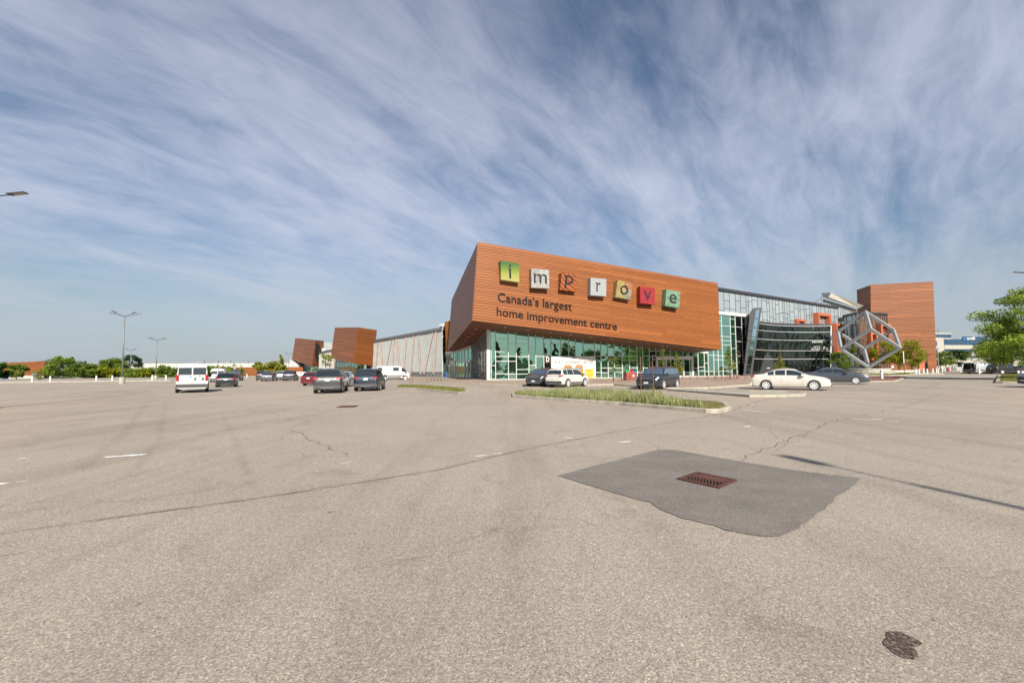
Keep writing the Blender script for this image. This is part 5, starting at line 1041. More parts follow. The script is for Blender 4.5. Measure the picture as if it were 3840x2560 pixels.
MB().tube([p + e1 * .25 + e2 * .361 + Z * .55, p + e1 * .25 + e2 * .37 + Z * .55], .13, 10).build('recycling_emblem', M['white'], rb_)
p0 = pdz(1634, 62, bz); bk_ = thing('bike_rack', p0, 'silver bike rack of bent loops left of entrance E', 'bike rack')
for k in range(5):
    q2 = p0 + V((-.9 + .45 * k, .0, 0)); MB().tube([q2 + V((-.18, -.3, 0)), q2 + V((-.18, -.3, .5)), q2 + V((-.1, -.2, .85)), q2 + V((.1, .1, .98)), q2 + V((.25, .3, .85)), q2 + V((.28, .35, .4)), q2 + V((.28, .35, 0))], .035, 8).build('loop', M['grey_metal'], bk_, True)
p = pdz(1673, 84, bz); bp_ = thing('blue_post', p, 'blue waist high post by the entrance E glass', 'post'); MB().tube([p, p + Z * .9], .09, 10).build('shaft', M['blue'], bp_); MB().tube([p + Z * .9, p + Z * .93, p + Z * 1.12, p + Z * 1.2], [.13, .15, .13, .05], 10).build('head', M['blue'], bp_); MB().tube([p, p + Z * .06], .18, 10).build('foot', M['blue'], bp_)
def stakes(name, P_, label):
    r_ = thing(name, P_[0][0], label, 'stakes')
    for a_, h_, ln4 in P_: MB().bar(V(a_) - Z * .12, V(a_) + V((ln4, 0, h_)), .05, .03).build('stake', M['stake'], r_)
stakes('plant_stake', [(V((gp(2405, 1500).x, gp(2405, 1500).y, .12)), 2.0, .0)], 'left rusty stake standing in the tall weeds'); stakes('plant_stake', [(V((gp(2455, 1514).x, gp(2455, 1514).y, .12)), 1.75, -.06)], 'right rusty stake at the end of the tall weeds')
stakes('plant_stake', [(V((*gp(1537, 1450)[:2], .12)), 1.2, .0)], 'shorter stake on the small grass island'); stakes('plant_stake', [(V((*gp(1547, 1450)[:2], .12)), 1.8, -.06)], 'taller stake on the small grass island')
stakes('plant_stake', [(pdz(3490, 82), 1.6, -.3)], 'thin leaning stake beside the road bollards')
p = pdz(3391, 83, .1); sp_ = thing('sign_post', p, 'tall white and rusty post on the sculpture lawn', 'post'); MB().tube([p, p + Z * 2.0], .05, 8).build('lower_post', M['stake'], sp_); MB().bar(p + Z * 2.0, p + Z * 4.1, .09, .12).build('marker', M['white'], sp_)
for px, dp, h_, ds in ((3520, 120, 6.5, 'thin grey utility pole by the road beyond the tower'), (3572, 170, 6.0, 'grey utility pole before the far dark tree')):
    p = pdz(px, dp); up2 = thing('utility_pole', p, ds, 'pole'); MB().tube([p, p + Z * h_], [.14, .09], 8).build('shaft', M['grey_metal'], up2); MB().bar(p + Z * (h_ - .6) - V((.8, 0, 0)), p + Z * (h_ - .6) + V((.8, 0, 0)), .1).build('crossarm', M['grey_metal'], up2)
p = pdz(3557, 128); rc = thing('red_barrier', p, 'red traffic barrel at the far end of the bollards', 'barrel'); MB().tube([p, p + Z * .1, p + Z * .45, p + Z * .5, p + Z * 1.0], [.32, .28, .26, .24, .2], 12).build('drum', M['red'], rc); MB().tube([p, p + Z * .07], .4, 12).build('foot', M['black'], rc)

# ================================================================ trees
def leaf_cloud(rd, centres, n, size, flat=0.5):
    vs_ = []; fs = []
    for k in range(n):
        c, rx, rz = rd.choice(centres); th = rd.uniform(0, 6.283); ph = math.acos(rd.uniform(-1, 1)); rr = rd.random() ** .45
        p = V((c.x + rx * rr * math.sin(ph) * math.cos(th), c.y + rx * rr * math.sin(ph) * math.sin(th), c.z + rz * rr * math.cos(ph)))
        s_ = size * rd.uniform(.6, 1.35); nx, ny, nz = rd.gauss(0, flat), rd.gauss(0, flat), 1.0 if rd.random() < .8 else .2; nn_ = V((nx, ny, nz)).normalized()
        a = nn_.cross(V((rd.uniform(-1, 1), rd.uniform(-1, 1), .1))).normalized(); b = nn_.cross(a); i = len(vs_)
        vs_ += [p - a * s_, p - b * s_ * .42, p + a * s_, p + b * s_ * .42]; fs.append((i, i + 1, i + 2, i + 3))
    return vs_, fs
def make_tree(p, H_, cr, kind, n, label, mat, size, group=None, seed=0, trunk=.3, bare=False, cat='tree', name='tree', trunk_r=None, cz0=None):
    rd = random.Random(seed); p = V(p); r_ = thing(name, p, label, cat, group); th = H_ * trunk; tr = trunk_r or max(.05, H_ * .018)
    lm = MB(); lean = V((rd.uniform(-.03, .03), rd.uniform(-.03, .03), 0)) * H_
    topz = H_ * (.97 if bare else .86)
    lm.tube([p - Z * .05, p + Z * th * .5 + lean * .3, p + Z * th + lean * .6, p + Z * topz + lean], [tr * 1.25, tr, tr * .85, tr * .15], 7); cs3 = []
    if kind == 'round':
        nb_ = 26 if cr > 2 else 16
        for k in range(nb_):
            t = (k + .5) / nb_; z = th + (H_ - th) * rd.uniform(.08, .98); e_ = math.sqrt(max(.04, 1 - ((z - (th + H_) / 2) / ((H_ - th) * .56)) ** 2)); a = rd.uniform(0, 6.28); rr = cr * e_ * rd.uniform(.35, .85)
            c = V((p.x + math.cos(a) * rr, p.y + math.sin(a) * rr, p.z + z)); cs3.append((c, cr * rd.uniform(.20, .36), cr * rd.uniform(.15, .27)))
    elif kind == 'layer':
        nl = max(6, int(H_ / 0.8))
        for k in range(nl):
            z = th + (H_ - th) * (k + .4) / nl; e_ = min(1.0, .62 + 1.3 * (k + .3) / nl) * ((1 - ((k + .2) / nl) ** 2.6) * .9 + .12)
            for j in range(max(4, int(9 * e_))): a = rd.uniform(0, 6.28); rr = cr * e_ * rd.uniform(.3, 1.0); cs3.append((V((p.x + math.cos(a) * rr, p.y + math.sin(a) * rr, p.z + z + rd.uniform(-.2, .25) * (H_ - th) / nl - rr * .05)), cr * rd.uniform(.18, .34), (H_ - th) / nl * rd.uniform(.6, 1.35)))
    elif kind == 'cone':
        nl = 14
        for k in range(nl):
            z = th + (H_ - th) * (k + .3) / nl; e_ = 1 - k / nl
            for j in range(max(2, int(8 * e_))): a = rd.uniform(0, 6.28); rr = cr * e_ * rd.uniform(.45, .95); cs3.append((V((p.x + math.cos(a) * rr, p.y + math.sin(a) * rr, p.z + z - rr * .15)), cr * .22 * (e_ + .35), (H_ - th) / nl * .6))
    else:      # hedge-like clump
        for k in range(40): a = rd.uniform(0, 6.28); rr = cr * rd.random() ** .6; cs3.append((V((p.x + math.cos(a) * rr, p.y + math.sin(a) * rr * .6, p.z + H_ * rd.uniform(.06, .86) * (1 - .3 * rr / cr))), cr * rd.uniform(.2, .35), H_ * rd.uniform(.1, .2)))
    for c, rx, rz in cs3[::2]:
        b0 = p + Z * min(max(th * .8, c.z - p.z - .45 * (V((c.x - p.x, c.y - p.y, 0)).length) - .2), topz * .95) + lean * .6; lm.tube([b0, b0.lerp(c, .55) + Z * .08 * cr, c], [tr * .32, tr * .2, tr * .06], 5)
    if bare:
        for k in range(12):
            z = H_ * rd.uniform(.45, .9); a = rd.uniform(0, 6.28); b0 = p + Z * z + lean; e_ = b0 + V((math.cos(a) * .45, math.sin(a) * .45, .75)) * (H_ - z) * .55; lm.tube([b0, e_], [tr * .28, tr * .07], 5)
    lm.build('trunk', M['bark'], r_, True)
    vs_, fs = leaf_cloud(rd, cs3, n, size); mk('crown', vs_, fs, mat, r_); return r_
T = lambda px, dp, z=0: pdz(px, dp, z)
big = make_tree((55.0, 47.5, .14), 9.5, 6.0, 'layer', 34000, 'large bright green locust tree at the right edge', M['leaf_b'], .14, None, 3, .18)
make_tree(T(3795, 84, .11), 8.0, 4.0, 'layer', 4500, 'locust tree behind, its trunk showing beside the black cars', M['leaf_b'], .2, 'trees on the right', 4, .3)
make_tree(T(3752, 96), 7.0, 3.6, 'round', 3500, 'green tree behind the grey van on the right', M['leaf'], .22, 'trees on the right', 5, .3)
make_tree(T(3548, 130), 5.6, 2.6, 'round', 2500, 'small light tree by the road beyond the wood tower', M['leaf'], .2, 'trees on the right', 6, .25)
make_tree(T(3528, 140), 5.4, 2.4, 'round', 2200, 'light green tree against the far edge of the wood tower', M['leaf_b'], .2, 'trees on the right', 66, .25)
make_tree(T(3592, 165), 7.0, 4.2, 'round', 3000, 'dark tree in front of the office building', M['leaf_d'], .3, 'trees on the right', 7, .2)
make_tree(T(3318, 96, .1), 6.6, 3.3, 'layer', 6500, 'yellow green locust seen through the steel cube', M['leaf_y'], .15, 'trees round the steel cube', 8, .36)
make_tree(T(3420, 94, .1), 6.7, 3.2, 'layer', 6500, 'yellow green locust before the wood tower, right of the cube', M['leaf_y'], .15, 'trees round the steel cube', 9, .24)
make_tree(T(3372, 98, .1), 5.4, 2.4, 'layer', 4500, 'lower yellow green locust between the two larger ones', M['leaf_y'], .15, 'trees round the steel cube', 10, .42)
make_tree(T(3150, 92, .1), 4.2, 2.3, 'round', 3000, 'bushy green tree at the right end of the curved glass', M['leaf'], .15, 'trees round the steel cube', 11, .2)
make_tree(T(3192, 94, .1), 5.6, 1.9, 'round', 2400, 'olive green tree left behind the steel cube', M['leaf_y'], .14, 'trees round the steel cube', 12, .2)
for i, (px, dp, h_, c_, hb_, lb_) in enumerate(((2735, 56, 4.0, 1.0, False, 'young yellow green tree among the maroon benches'), (2926, 58, 2.9, 1.05, False, 'young yellow tree in front of the curved glass'), (2541, 60, 3.3, .85, False, 'young yellow tree by the right hand doors'), (2299, 52, 2.9, .75, True, 'young tree with bare top before the green glass'), (2486, 58, 4.4, .5, True, 'bare young tree behind the dark sport utility'), (2768, 60, 4.6, .4, True, 'thin bare tree beside the leaning fin'))):
    nleaf = 120 if i >= 4 else (900 if i == 3 else 1500)
    make_tree(T(px, dp, bz), h_, c_, 'cone' if i < 3 else 'round', nleaf, lb_, M['leaf_y'] if i != 3 else M['leaf'], .075, 'young plaza trees', 20 + i, .34, hb_ or i == 1, trunk_r=.045)
make_tree(T(2930, 60, bz), 5.0, .3, 'round', 20, 'bare twiggy tree rising behind the small yellow tree', M['leaf_y'], .06, 'young plaza trees', 27, .4, True, trunk_r=.04)
for i, (px, dp, h_, c_, kd, mt, n, lb_) in enumerate(((-8, 118, 5.6, 2.6, 'round', 'leaf_d', 3000, 'dark tree cut by the left edge of the picture'), (64, 128, 5.4, 2.5, 'round', 'leaf', 2600, 'round small tree before the far brown building'), (148, 96, 3.7, 1.2, 'round', 'leaf_y', 700, 'thin yellow young tree between two bollards'),
        (238, 140, 8.2, 5.2, 'round', 'leaf', 3600, 'big spreading tree right of the far brown building'), (222, 150, 9.6, 3.0, 'cone', 'leaf_d', 2000, 'dark pointed tree top behind the spreading tree'), (270, 152, 9.2, 3.2, 'cone', 'leaf_d', 2000, 'second pointed conifer behind the spreading tree'), (312, 142, 5.6, 3.6, 'round', 'leaf', 2400, 'rounded tree next to the spreading tree on the left'), (318, 158, 7.6, 2.2, 'cone', 'leaf_d', 1400, 'small conifer poking above the rounded tree'),
        (375, 150, 5.4, 4.2, 'hedge', 'leaf_y', 2600, 'yellowish bush mass in the left hedge row'), (425, 160, 8.0, 5.2, 'round', 'leaf', 3200, 'tall green tree in the hedge behind the nearest lamp'), (395, 162, 6.8, 4.4, 'round', 'leaf', 2800, 'green tree left of the tall hedge tree'), (490, 168, 10.2, 4.0, 'round', 'leaf_d', 3000, 'tallest round tree behind the thin distant lamp'), (460, 155, 5.0, 4.2, 'hedge', 'leaf_y', 2600, 'yellow green bush at the nearest lamp foot'),
        (520, 152, 5.2, 4.4, 'hedge', 'leaf', 2600, 'bush right of the tallest round tree'), (565, 150, 5.0, 4.4, 'hedge', 'leaf_y', 2600, 'bush behind the middle lamp post'), (610, 150, 5.6, 4.2, 'hedge', 'leaf', 2600, 'bush with a raised top left of the white van'), (650, 152, 5.2, 4.2, 'hedge', 'leaf', 2400, 'bush directly left of the white van'), (700, 154, 5.0, 4.4, 'hedge', 'leaf', 2400, 'bush behind the white van'), (790, 152, 5.6, 4.2, 'hedge', 'leaf', 2600, 'bush right of the white van'), (830, 154, 5.4, 4.0, 'hedge', 'leaf_y', 2600, 'bush above the black hatchback'), (868, 156, 4.8, 3.6, 'hedge', 'leaf', 2400, 'last bush before the long wood wall'),
        (52, 185, 7.6, 6.0, 'round', 'leaf', 2600, 'tree showing over the roof of the far brown building'), (100, 190, 7.2, 6.0, 'round', 'leaf', 2600, 'second tree showing over the far brown building'), (340, 165, 4.6, 4.2, 'hedge', 'leaf', 2000, 'low bush in the left hedge row'),
        (975, 158, 4.6, 2.6, 'round', 'leaf_y', 1500, 'sparse reddish yellow bush before the long wood wall'), (1020, 150, 4.8, 3.0, 'round', 'leaf_y', 1800, 'yellow bush before the middle of the long wood wall'), (1052, 120, 6.0, 2.2, 'cone', 'leaf_y', 1800, 'tall yellow green young tree behind the parked dark cars'), (1222, 96, 5.2, 1.9, 'round', 'leaf_y', 1300, 'yellow green tree behind the grey sport utility'))):
    make_tree(T(px, dp), h_ * (.76 if px < 900 else 1), c_, kd, int(n * 1.3), lb_, M[mt], (.34 if kd == 'hedge' else .30) if dp > 110 else .13, 'trees and bushes along the left side', 40 + i, .05 if kd == 'hedge' else .14, cat='bush' if 'bush' in lb_ else 'tree', name='bush' if 'bush' in lb_ else 'tree')
rdw = random.Random(77); cw = []
for px in list(range(-500, 900, 14)) + list(range(3560, 4400, 14)):
    q9 = pdz(px, rdw.uniform(330, 420)); hw9 = rdw.uniform(4, 8); cw.append((V((q9.x, q9.y, hw9 * .5)), rdw.uniform(5, 8), hw9 * .55))
vv, ff = leaf_cloud(rdw, cw, 16000, .9); tag(mk('distant_wood', [v if v.z > .02 else V((v.x, v.y, .02)) for v in vv], ff, M['leaf']), 'far off band of trees along the horizon', 'trees', None, 'stuff')
# trees beside and behind the photographer, which the glass fronts mirror
mir = [((47, -6), 9.5, 3.2, 'cone'), ((52, -2), 8.6, 2.8, 'cone'), ((63, 3), 10.4, 3.0, 'cone'), ((70, 4), 9.0, 4.0, 'round'), ((95, 10), 9.5, 4.0, 'round'), ((104, 20), 11, 5, 'round'), ((112, 14), 12, 5, 'round'), ((120, 26), 12, 6, 'round'), ((118, 38), 11, 5, 'round'), ((126, 50), 12, 6, 'round'), ((96, 30), 9, 4, 'cone'), ((108, 45), 10, 5, 'round'), ((128, 8), 13, 6, 'round'), ((135, -4), 12, 6, 'round'), ((122, -14), 12, 6, 'round'), ((104, -22), 10, 4, 'cone'), ((72, 0), 6.6, 4, 'round'), ((79, 7), 7.2, 4.5, 'round'), ((86, 9), 6.4, 4.2, 'round'), ((91, 17), 7.6, 4.5, 'round'), ((99, 22), 7.0, 4.4, 'round'), ((105, 29), 7.8, 4.6, 'round'), ((112, 33), 7.4, 4.6, 'round'), ((57, -4), 5.0, 3.2, 'round')]
for i, ((x_, y_), h_, c_, kd) in enumerate(mir):
    make_tree((x_, y_, 0), h_, c_, kd, 2600 if kd == 'cone' else 2200, '%s off beyond the right edge, number %s of its row' % ('pointed dark conifer' if kd == 'cone' else 'round leafy tree', 'one two three four five six seven eight nine ten eleven twelve thirteen fourteen fifteen sixteen seventeen eighteen nineteen twenty twentyone twentytwo twentythree twentyfour'.split()[i]), M['leaf_d'] if kd == 'cone' else M['leaf'], .46, 'trees beyond the right edge', 90 + i, .12)
blades('mirrored_lawn', [V((40, -10, 0)), V((78, 4, 0)), V((84, -16, 0)), V((46, -24, 0))], 3000, .1, .3, .12, M['grass'], .01, 'lawn under the trees beyond the right edge', 'grass', None, .6, 9)

# ================================================================ vehicles
PAINT = {k: paint('car_paint_' + k, *v) for k, v in {'white': ((.50, .50, .49),), 'black': ((.008, .008, .01),), 'graphite': ((.045, .047, .05), .35), 'navy': ((.018, .026, .045), .4), 'red': ((.30, .018, .022), .2), 'dark_red': ((.14, .018, .022), .3), 'silver': ((.42, .44, .46), .5), 'greyblue': ((.085, .095, .115), .45), 'darkgreen': ((.022, .03, .034), .4), 'greyvan': ((.33, .35, .35), .1), 'pearl': ((.54, .52, .47),), 'gold': ((.50, .48, .38), .3), 'charcoal': ((.045, .046, .052), .4)}.items()}
PROF = {  # (x/L rear..front, top z/H)
 'suv': [(-.5, .46), (-.497, .60), (-.485, .66), (-.43, .93), (-.39, .98), (-.25, 1.0), (-.05, 1.0), (.06, .985), (.115, .95), (.255, .655), (.28, .64), (.36, .615), (.44, .575), (.48, .52), (.497, .44), (.5, .36)],
 'sedan': [(-.5, .50), (-.495, .62), (-.475, .70), (-.43, .725), (-.36, .74), (-.33, .76), (-.215, .93), (-.15, .98), (-.05, 1.0), (.03, .985), (.085, .94), (.245, .69), (.28, .67), (.36, .635), (.44, .57), (.48, .50), (.497, .42), (.5, .34)],
 'hatch': [(-.5, .50), (-.495, .62), (-.47, .70), (-.42, .88), (-.37, .97), (-.25, 1.0), (-.08, 1.0), (.03, .98), (.085, .94), (.245, .68), (.28, .66), (.36, .63), (.44, .575), (.48, .50), (.497, .42), (.5, .34)],
 'van': [(-.5, .30), (-.499, .55), (-.492, .90), (-.485, .96), (-.45, .99), (-.2, 1.0), (.16, 1.0), (.225, .975), (.265, .93), (.385, .60), (.40, .58), (.45, .525), (.485, .44), (.497, .34), (.5, .26)],
 'pickup': [(-.5, .50), (-.498, .62), (-.48, .635), (-.17, .635), (-.165, .645), (-.155, .90), (-.13, .97), (-.05, 1.0), (.04, .985), (.085, .95), (.215, .68), (.24, .665), (.34, .645), (.44, .61), (.485, .53), (.498, .44), (.5, .34)],
}
GEO = {  # roof glass: windshield u-range, rear-window u-range (None = blank), side windows, belt z/H rear,front, wheel radius, wheelbase fractions, clearance, tumble
 'suv': dict(ws=(.247, .122), rw=(-.481, -.437), sw=((-.425, -.30), (-.285, -.10), (-.085, .20)), belt=(.645, .60), r=.355, wx=(-.305, .29), zc=.21, tum=.30),
 'sedan': dict(ws=(.238, .092), rw=(-.325, -.222), sw=((-.27, -.19), (-.175, -.045), (-.03, .19)), belt=(.68, .63), r=.325, wx=(-.295, .305), zc=.17, tum=.36),
 'hatch': dict(ws=(.238, .092), rw=(-.468, -.425), sw=((-.40, -.30), (-.285, -.11), (-.095, .19)), belt=(.66, .62), r=.32, wx=(-.30, .315), zc=.17, tum=.33),
 'van': dict(ws=(.378, .272), rw=None, sw=((.215, .345),), belt=(.56, .55), r=.345, wx=(-.29, .315), zc=.24, tum=.10),
 'pickup': dict(ws=(.208, .092), rw=(-.164, -.156), sw=((-.135, -.03), (-.015, .17)), belt=(.635, .62), r=.40, wx=(-.29, .31), zc=.30, tum=.26),
}
def lerp_tab(tab, x):
    if x <= tab[0][0]: return tab[0][1]
    for (a, b), (c, d) in zip(tab, tab[1:]):
        if x <= c: return b + (d - b) * ((x - a) / (c - a) if c > a else 0)
    return tab[-1][1]
WID = [(-.5, .84), (-.495, .90), (-.47, .955), (-.42, .985), (-.3, 1.0), (.3, 1.0), (.40, .975), (.45, .93), (.48, .86), (.495, .76), (.5, .70)]
WIDV = [(-.5, .97), (-.49, .985), (-.4, 1.0), (.25, 1.0), (.38, .97), (.45, .92), (.485, .84), (.5, .72)]
def section(kind, u, L_, W_, H_):
    g = GEO[kind]; zt = lerp_tab(PROF[kind], u) * H_; wb = W_ / 2 * lerp_tab(WIDV if kind == 'van' else WID, u); zc = g['zc'] + max(0, abs(u) - .42) * .9
    belt = (g['belt'][0] + (g['belt'][1] - g['belt'][0]) * (u + .5)) * H_; belt = min(belt, zt - .035); dz = zt - belt
    s_ = min(1.0, max(0.0, (dz - .03) / .25)); wr = wb * .95 - max(0, dz - .05) * g['tum']; wr = wr * s_ + wb * .86 * (1 - s_)
    h = belt - zc
    return [(0, zc), (wb * .80, zc), (wb * .95, zc + .07), (wb * .995, zc + h * .36), (wb * 1.0, zc + h * .62), (wb * .985, belt - min(.09, h * .12)), (wb * .945, belt),
            (wr, belt + dz * (.86 if s_ > .5 else .70)), (wr - .10 * s_ - .05, zt - .012 - .006 * s_), (0, zt + .012)]
NS = 10
def surf(kind, u, k, L_, W_, H_):
    """k from 0 (sill centre right) over the roof (9) to 18"""
    sg = 1
    if k > 9: k = 18 - k; sg = -1
    s_ = section(kind, u, L_, W_, H_); i = min(8, int(k)); f = k - i; y = s_[i][0] + (s_[i + 1][0] - s_[i][0]) * f; z = s_[i][1] + (s_[i + 1][1] - s_[i][1]) * f
    return V((u * L_, -sg * y, z))
def car(kind, dims, anchor_px, depth, az, paint_key, name, label, cat, anchor='center', group='parked vehicles', opts=(), z=0.0, near=True):
    L_, W_, H_ = dims; g = GEO[kind]; hd = V((math.sin(R(az)), math.cos(R(az)), 0)); lf = V((-hd.y, hd.x, 0))
    pos = pdz(anchor_px, depth, z)
    if anchor == 'rear': pos = pos + hd * (L_ / 2)
    elif anchor == 'front': pos = pos - hd * (L_ / 2)
    r_ = thing(name, pos, label, cat, group); pm = PAINT[paint_key]
    Wd = lambda p: pos + hd * p.x + lf * p.y + Z * p.z
    # body loft
    us = sorted(set([u for u, _ in PROF[kind]] + [-.47, -.45, -.3, -.2, -.1, 0, .15, .2, .3, .4, .46])); vs_ = []; fs = []; n = 18
    for u in us: vs_ += [Wd(surf(kind, u, k, L_, W_, H_)) for k in range(18)]
    for i in range(len(us) - 1):
        for k in range(18): fs.append((i * 18 + k, (i + 1) * 18 + k, (i + 1) * 18 + (k + 1) % 18, i * 18 + (k + 1) % 18))
    fs += [tuple(range(18)), tuple(range(len(us) * 18 - 1, (len(us) - 1) * 18 - 1, -1))]
    # open the wheel arches: drop nothing, dark arches are laid in the openings below
    body = mk('body', vs_, fs, pm, r_, True)
    try: body.data.set_sharp_from_angle(angle=R(38))
    except Exception: pass
    def patch(nm, u0, u1, k0, k1, mat, nu=4, nk=3, off=.006, par=r_):
        vv = []; ff = []
        for i in range(nu + 1):
            for j in range(nk + 1):
                u = u0 + (u1 - u0) * i / nu; k = k0 + (k1 - k0) * j / nk; p = surf(kind, u, k, L_, W_, H_); e1 = surf(kind, u + .004, k, L_, W_, H_) - surf(kind, u - .004, k, L_, W_, H_); e2 = surf(kind, u, min(18, k + .05), L_, W_, H_) - surf(kind, u, max(0, k - .05), L_, W_, H_)
                nn = e1.cross(e2); nn = nn.normalized() if nn.length > 1e-9 else V((0, 0, 1)); c_ = V((u * L_, 0, H_ * .5))
                if nn.dot(p - c_) < 0: nn = -nn
                vv.append(Wd(p + nn * off))
        for i in range(nu):
            for j in range(nk): ff.append((i * (nk + 1) + j, (i + 1) * (nk + 1) + j, (i + 1) * (nk + 1) + j + 1, i * (nk + 1) + j + 1))
        return mk(nm, vv, ff, mat, par, True)
    gm = M['car_glass']
    patch('windshield', g['ws'][0], g['ws'][1], 7.55, 10.45, gm, 4, 6)
    if g['rw']: patch('rear_window', g['rw'][0], g['rw'][1], 7.5, 10.5, gm, 3, 6, .008)
    for a_, b_ in g['sw']:
        for k0, k1 in ((6.10, 6.93), (11.90, 11.07)): patch('side_window', a_, b_, k0, k1, gm, 6, 2)
    # wheels and arches
    rw_ = g['r'] * (1.06 if L_ > 5 else 1.0)
    for wx in g['wx']:
        for s_ in (-1, 1):
            c_ = V((wx * L_, s_ * (W_ / 2 - .105), rw_)); ww = .115
            ar = MB(); na = 16; pts = [V((wx * L_ + math.cos(math.pi * j / na) * rw_ * 1.17, 0, rw_ + math.sin(math.pi * j / na) * rw_ * 1.17)) for j in range(na + 1)]; pts = [V((pts[0].x, 0, g['zc'] + .0))] + pts + [V((pts[-1].x, 0, g['zc'] + .0))]
            q2 = [Wd(V((p.x, s_ * (W_ / 2 + .004), p.z))) for p in pts]; ar.slab(q2, lf * (-s_ * .20)); ar.build('wheel_arch', M['trim'] if ('clad' in opts or True) else M['black'], r_)
            sg = []; wt = MB(); rg = [(rw_ * .74, .10), (rw_ * .93, .118), (rw_, .09), (rw_, -.09), (rw_ * .93, -.11), (rw_ * .74, -.11)]; vv = []; nw = 20
            for rr, yy in rg: vv += [Wd(c_ + V((math.cos(2 * math.pi * j / nw) * rr, s_ * (yy + .012), math.sin(2 * math.pi * j / nw) * rr))) for j in range(nw)]
            ff = [(i * nw + j, i * nw + (j + 1) % nw, (i + 1) * nw + (j + 1) % nw, (i + 1) * nw + j) for i in range(5) for j in range(nw)] + [tuple(range(5 * nw, 6 * nw))]
            wo = mk('wheel', vv, ff, M['tyre'], r_, False)
            if near:
                rm = MB(); ce = c_ + V((0, s_ * .119, 0)); dsk = [Wd(ce + V((math.cos(2 * math.pi * j / nw) * rw_ * .74, -s_ * .005, math.sin(2 * math.pi * j / nw) * rw_ * .74))) for j in range(nw)]
                mk('rim_well', dsk, [tuple(range(nw))], M['black'], wo)
                for j in range(9):
                    a_ = 2 * math.pi * j / 9; d1 = V((math.cos(a_), 0, math.sin(a_))); d2 = V((-math.sin(a_), 0, math.cos(a_)))
                    rm.add([Wd(ce + d1 * rw_ * .10 + d2 * .030), Wd(ce + d1 * rw_ * .10 - d2 * .030), Wd(ce + d1 * rw_ * .69 - d2 * .042 + V((0, s_ * .012, 0))), Wd(ce + d1 * rw_ * .69 + d2 * .042 + V((0, s_ * .012, 0)))], [(0, 1, 2, 3)])
                ring = [(rw_ * .66, .008), (rw_ * .755, .016)]; k0 = len(rm.v); vv = []
                for rr, yy in ring: vv += [Wd(ce + V((math.cos(2 * math.pi * j / nw) * rr, s_ * yy, math.sin(2 * math.pi * j / nw) * rr))) for j in range(nw)]
                rm.add(vv, [(j, (j + 1) % nw, nw + (j + 1) % nw, nw + j) for j in range(nw)])
                vv = [Wd(ce + V((math.cos(2 * math.pi * j / 10) * rw_ * .15, s_ * .012, math.sin(2 * math.pi * j / 10) * rw_ * .15))) for j in range(10)]; rm.add(vv, [tuple(range(10))])
                rm.build('rim', M['rim'], wo)
            else:
                ce = c_ + V((0, s_ * .118, 0)); mk('rim', [Wd(ce + V((math.cos(2 * math.pi * j / 12) * rw_ * .70, 0, math.sin(2 * math.pi * j / 12) * rw_ * .62))) for j in range(12)], [tuple(range(12))], M['rim'], wo)
    # rear and front faces follow the end profile
    prof = PROF[kind]
    def xr(z_):
        for (a, b), (c, d) in zip(prof, prof[1:]):
            if b * H_ >= z_: return a * L_
            if b * H_ <= z_ <= d * H_: return (a + (c - a) * (z_ - b * H_) / max(1e-6, (d - b) * H_)) * L_
        return prof[0][0] * L_
    def xf(z_):
        for (a, b), (c, d) in zip(prof[::-1], prof[::-1][1:]):
            if b * H_ >= z_: return a * L_
            if b * H_ <= z_ <= d * H_: return (a + (c - a) * (z_ - b * H_) / max(1e-6, (d - b) * H_)) * L_
        return prof[-1][0] * L_
    def plate(nm, y0, y1, z0, z1, mat, front=False, th=.02, emb=.05, par=r_):
        fx = xf if front else xr; s_ = 1 if front else -1
        q2 = [V((fx(z0) + s_ * (.004), y0, z0)), V((fx(z0) + s_ * .004, y1, z0)), V((fx(z1) + s_ * .004, y1, z1)), V((fx(z1) + s_ * .004, y0, z1))]
        inn = [Wd(p - V((s_ * emb, 0, 0))) for p in q2]; out_ = [Wd(p + V((s_ * th, 0, 0))) for p in q2]
        ff = [(0, 1, 2, 3), (7, 6, 5, 4), (0, 4, 5, 1), (1, 5, 6, 2), (2, 6, 7, 3), (3, 7, 4, 0)]; return mk(nm, inn + out_, ff if not front else [tuple(reversed(f)) for f in ff], mat, par)
    hw = W_ / 2
    bz_ = g['belt'][0] * H_
    if kind == 'van':
        for s_ in (-1, 1): plate('taillight', s_ * hw * .80, s_ * hw * .965, .40 * H_, .60 * H_, M['taillight'], False, .03)
        if 'blind' not in opts:
            for s_ in (-1, 1): plate('rear_window', s_ * hw * .04, s_ * hw * .84, .60 * H_, .84 * H_, gm, False, .012)
        plate('rear_bumper', -hw * .95, hw * .95, .20 * H_, .295 * H_, M['trim'], False, .10); plate('plate_panel', -hw * .72, -hw * .12, .42 * H_, .50 * H_, M['trim'], False, .012); plate('licence_plate', -hw * .58, -hw * .26, .43 * H_, .485 * H_, M['plate'], False, .02)
        plate('door_gap', -.008, .008, .30 * H_, .95 * H_, M['black'], False, .006); plate('brake_lamp', -.22, .22, .94 * H_, .97 * H_, M['taillight'], False, .02)
        plate('emblem', -hw * .5, -hw * .42, .53 * H_, .57 * H_, M['dark_metal'], False, .012); plate('emblem', hw * .06, hw * .16, .52 * H_, .57 * H_, M['navy_mark'] if 'navy_mark' in M else M['blue'], False, .014)
        patch('side_moulding', -.46, .30, 3.2, 3.7, M['trim'], 8, 1, .02); patch('side_moulding', -.46, .30, 14.8, 14.3, M['trim'], 8, 1, .02)
        for k0, k1 in ((3.9, 4.0), (14.1, 14.0)): patch('door_track', -.42, -.02, k0 + 1.6, k1 + 1.62, M['trim'], 6, 1, .01)
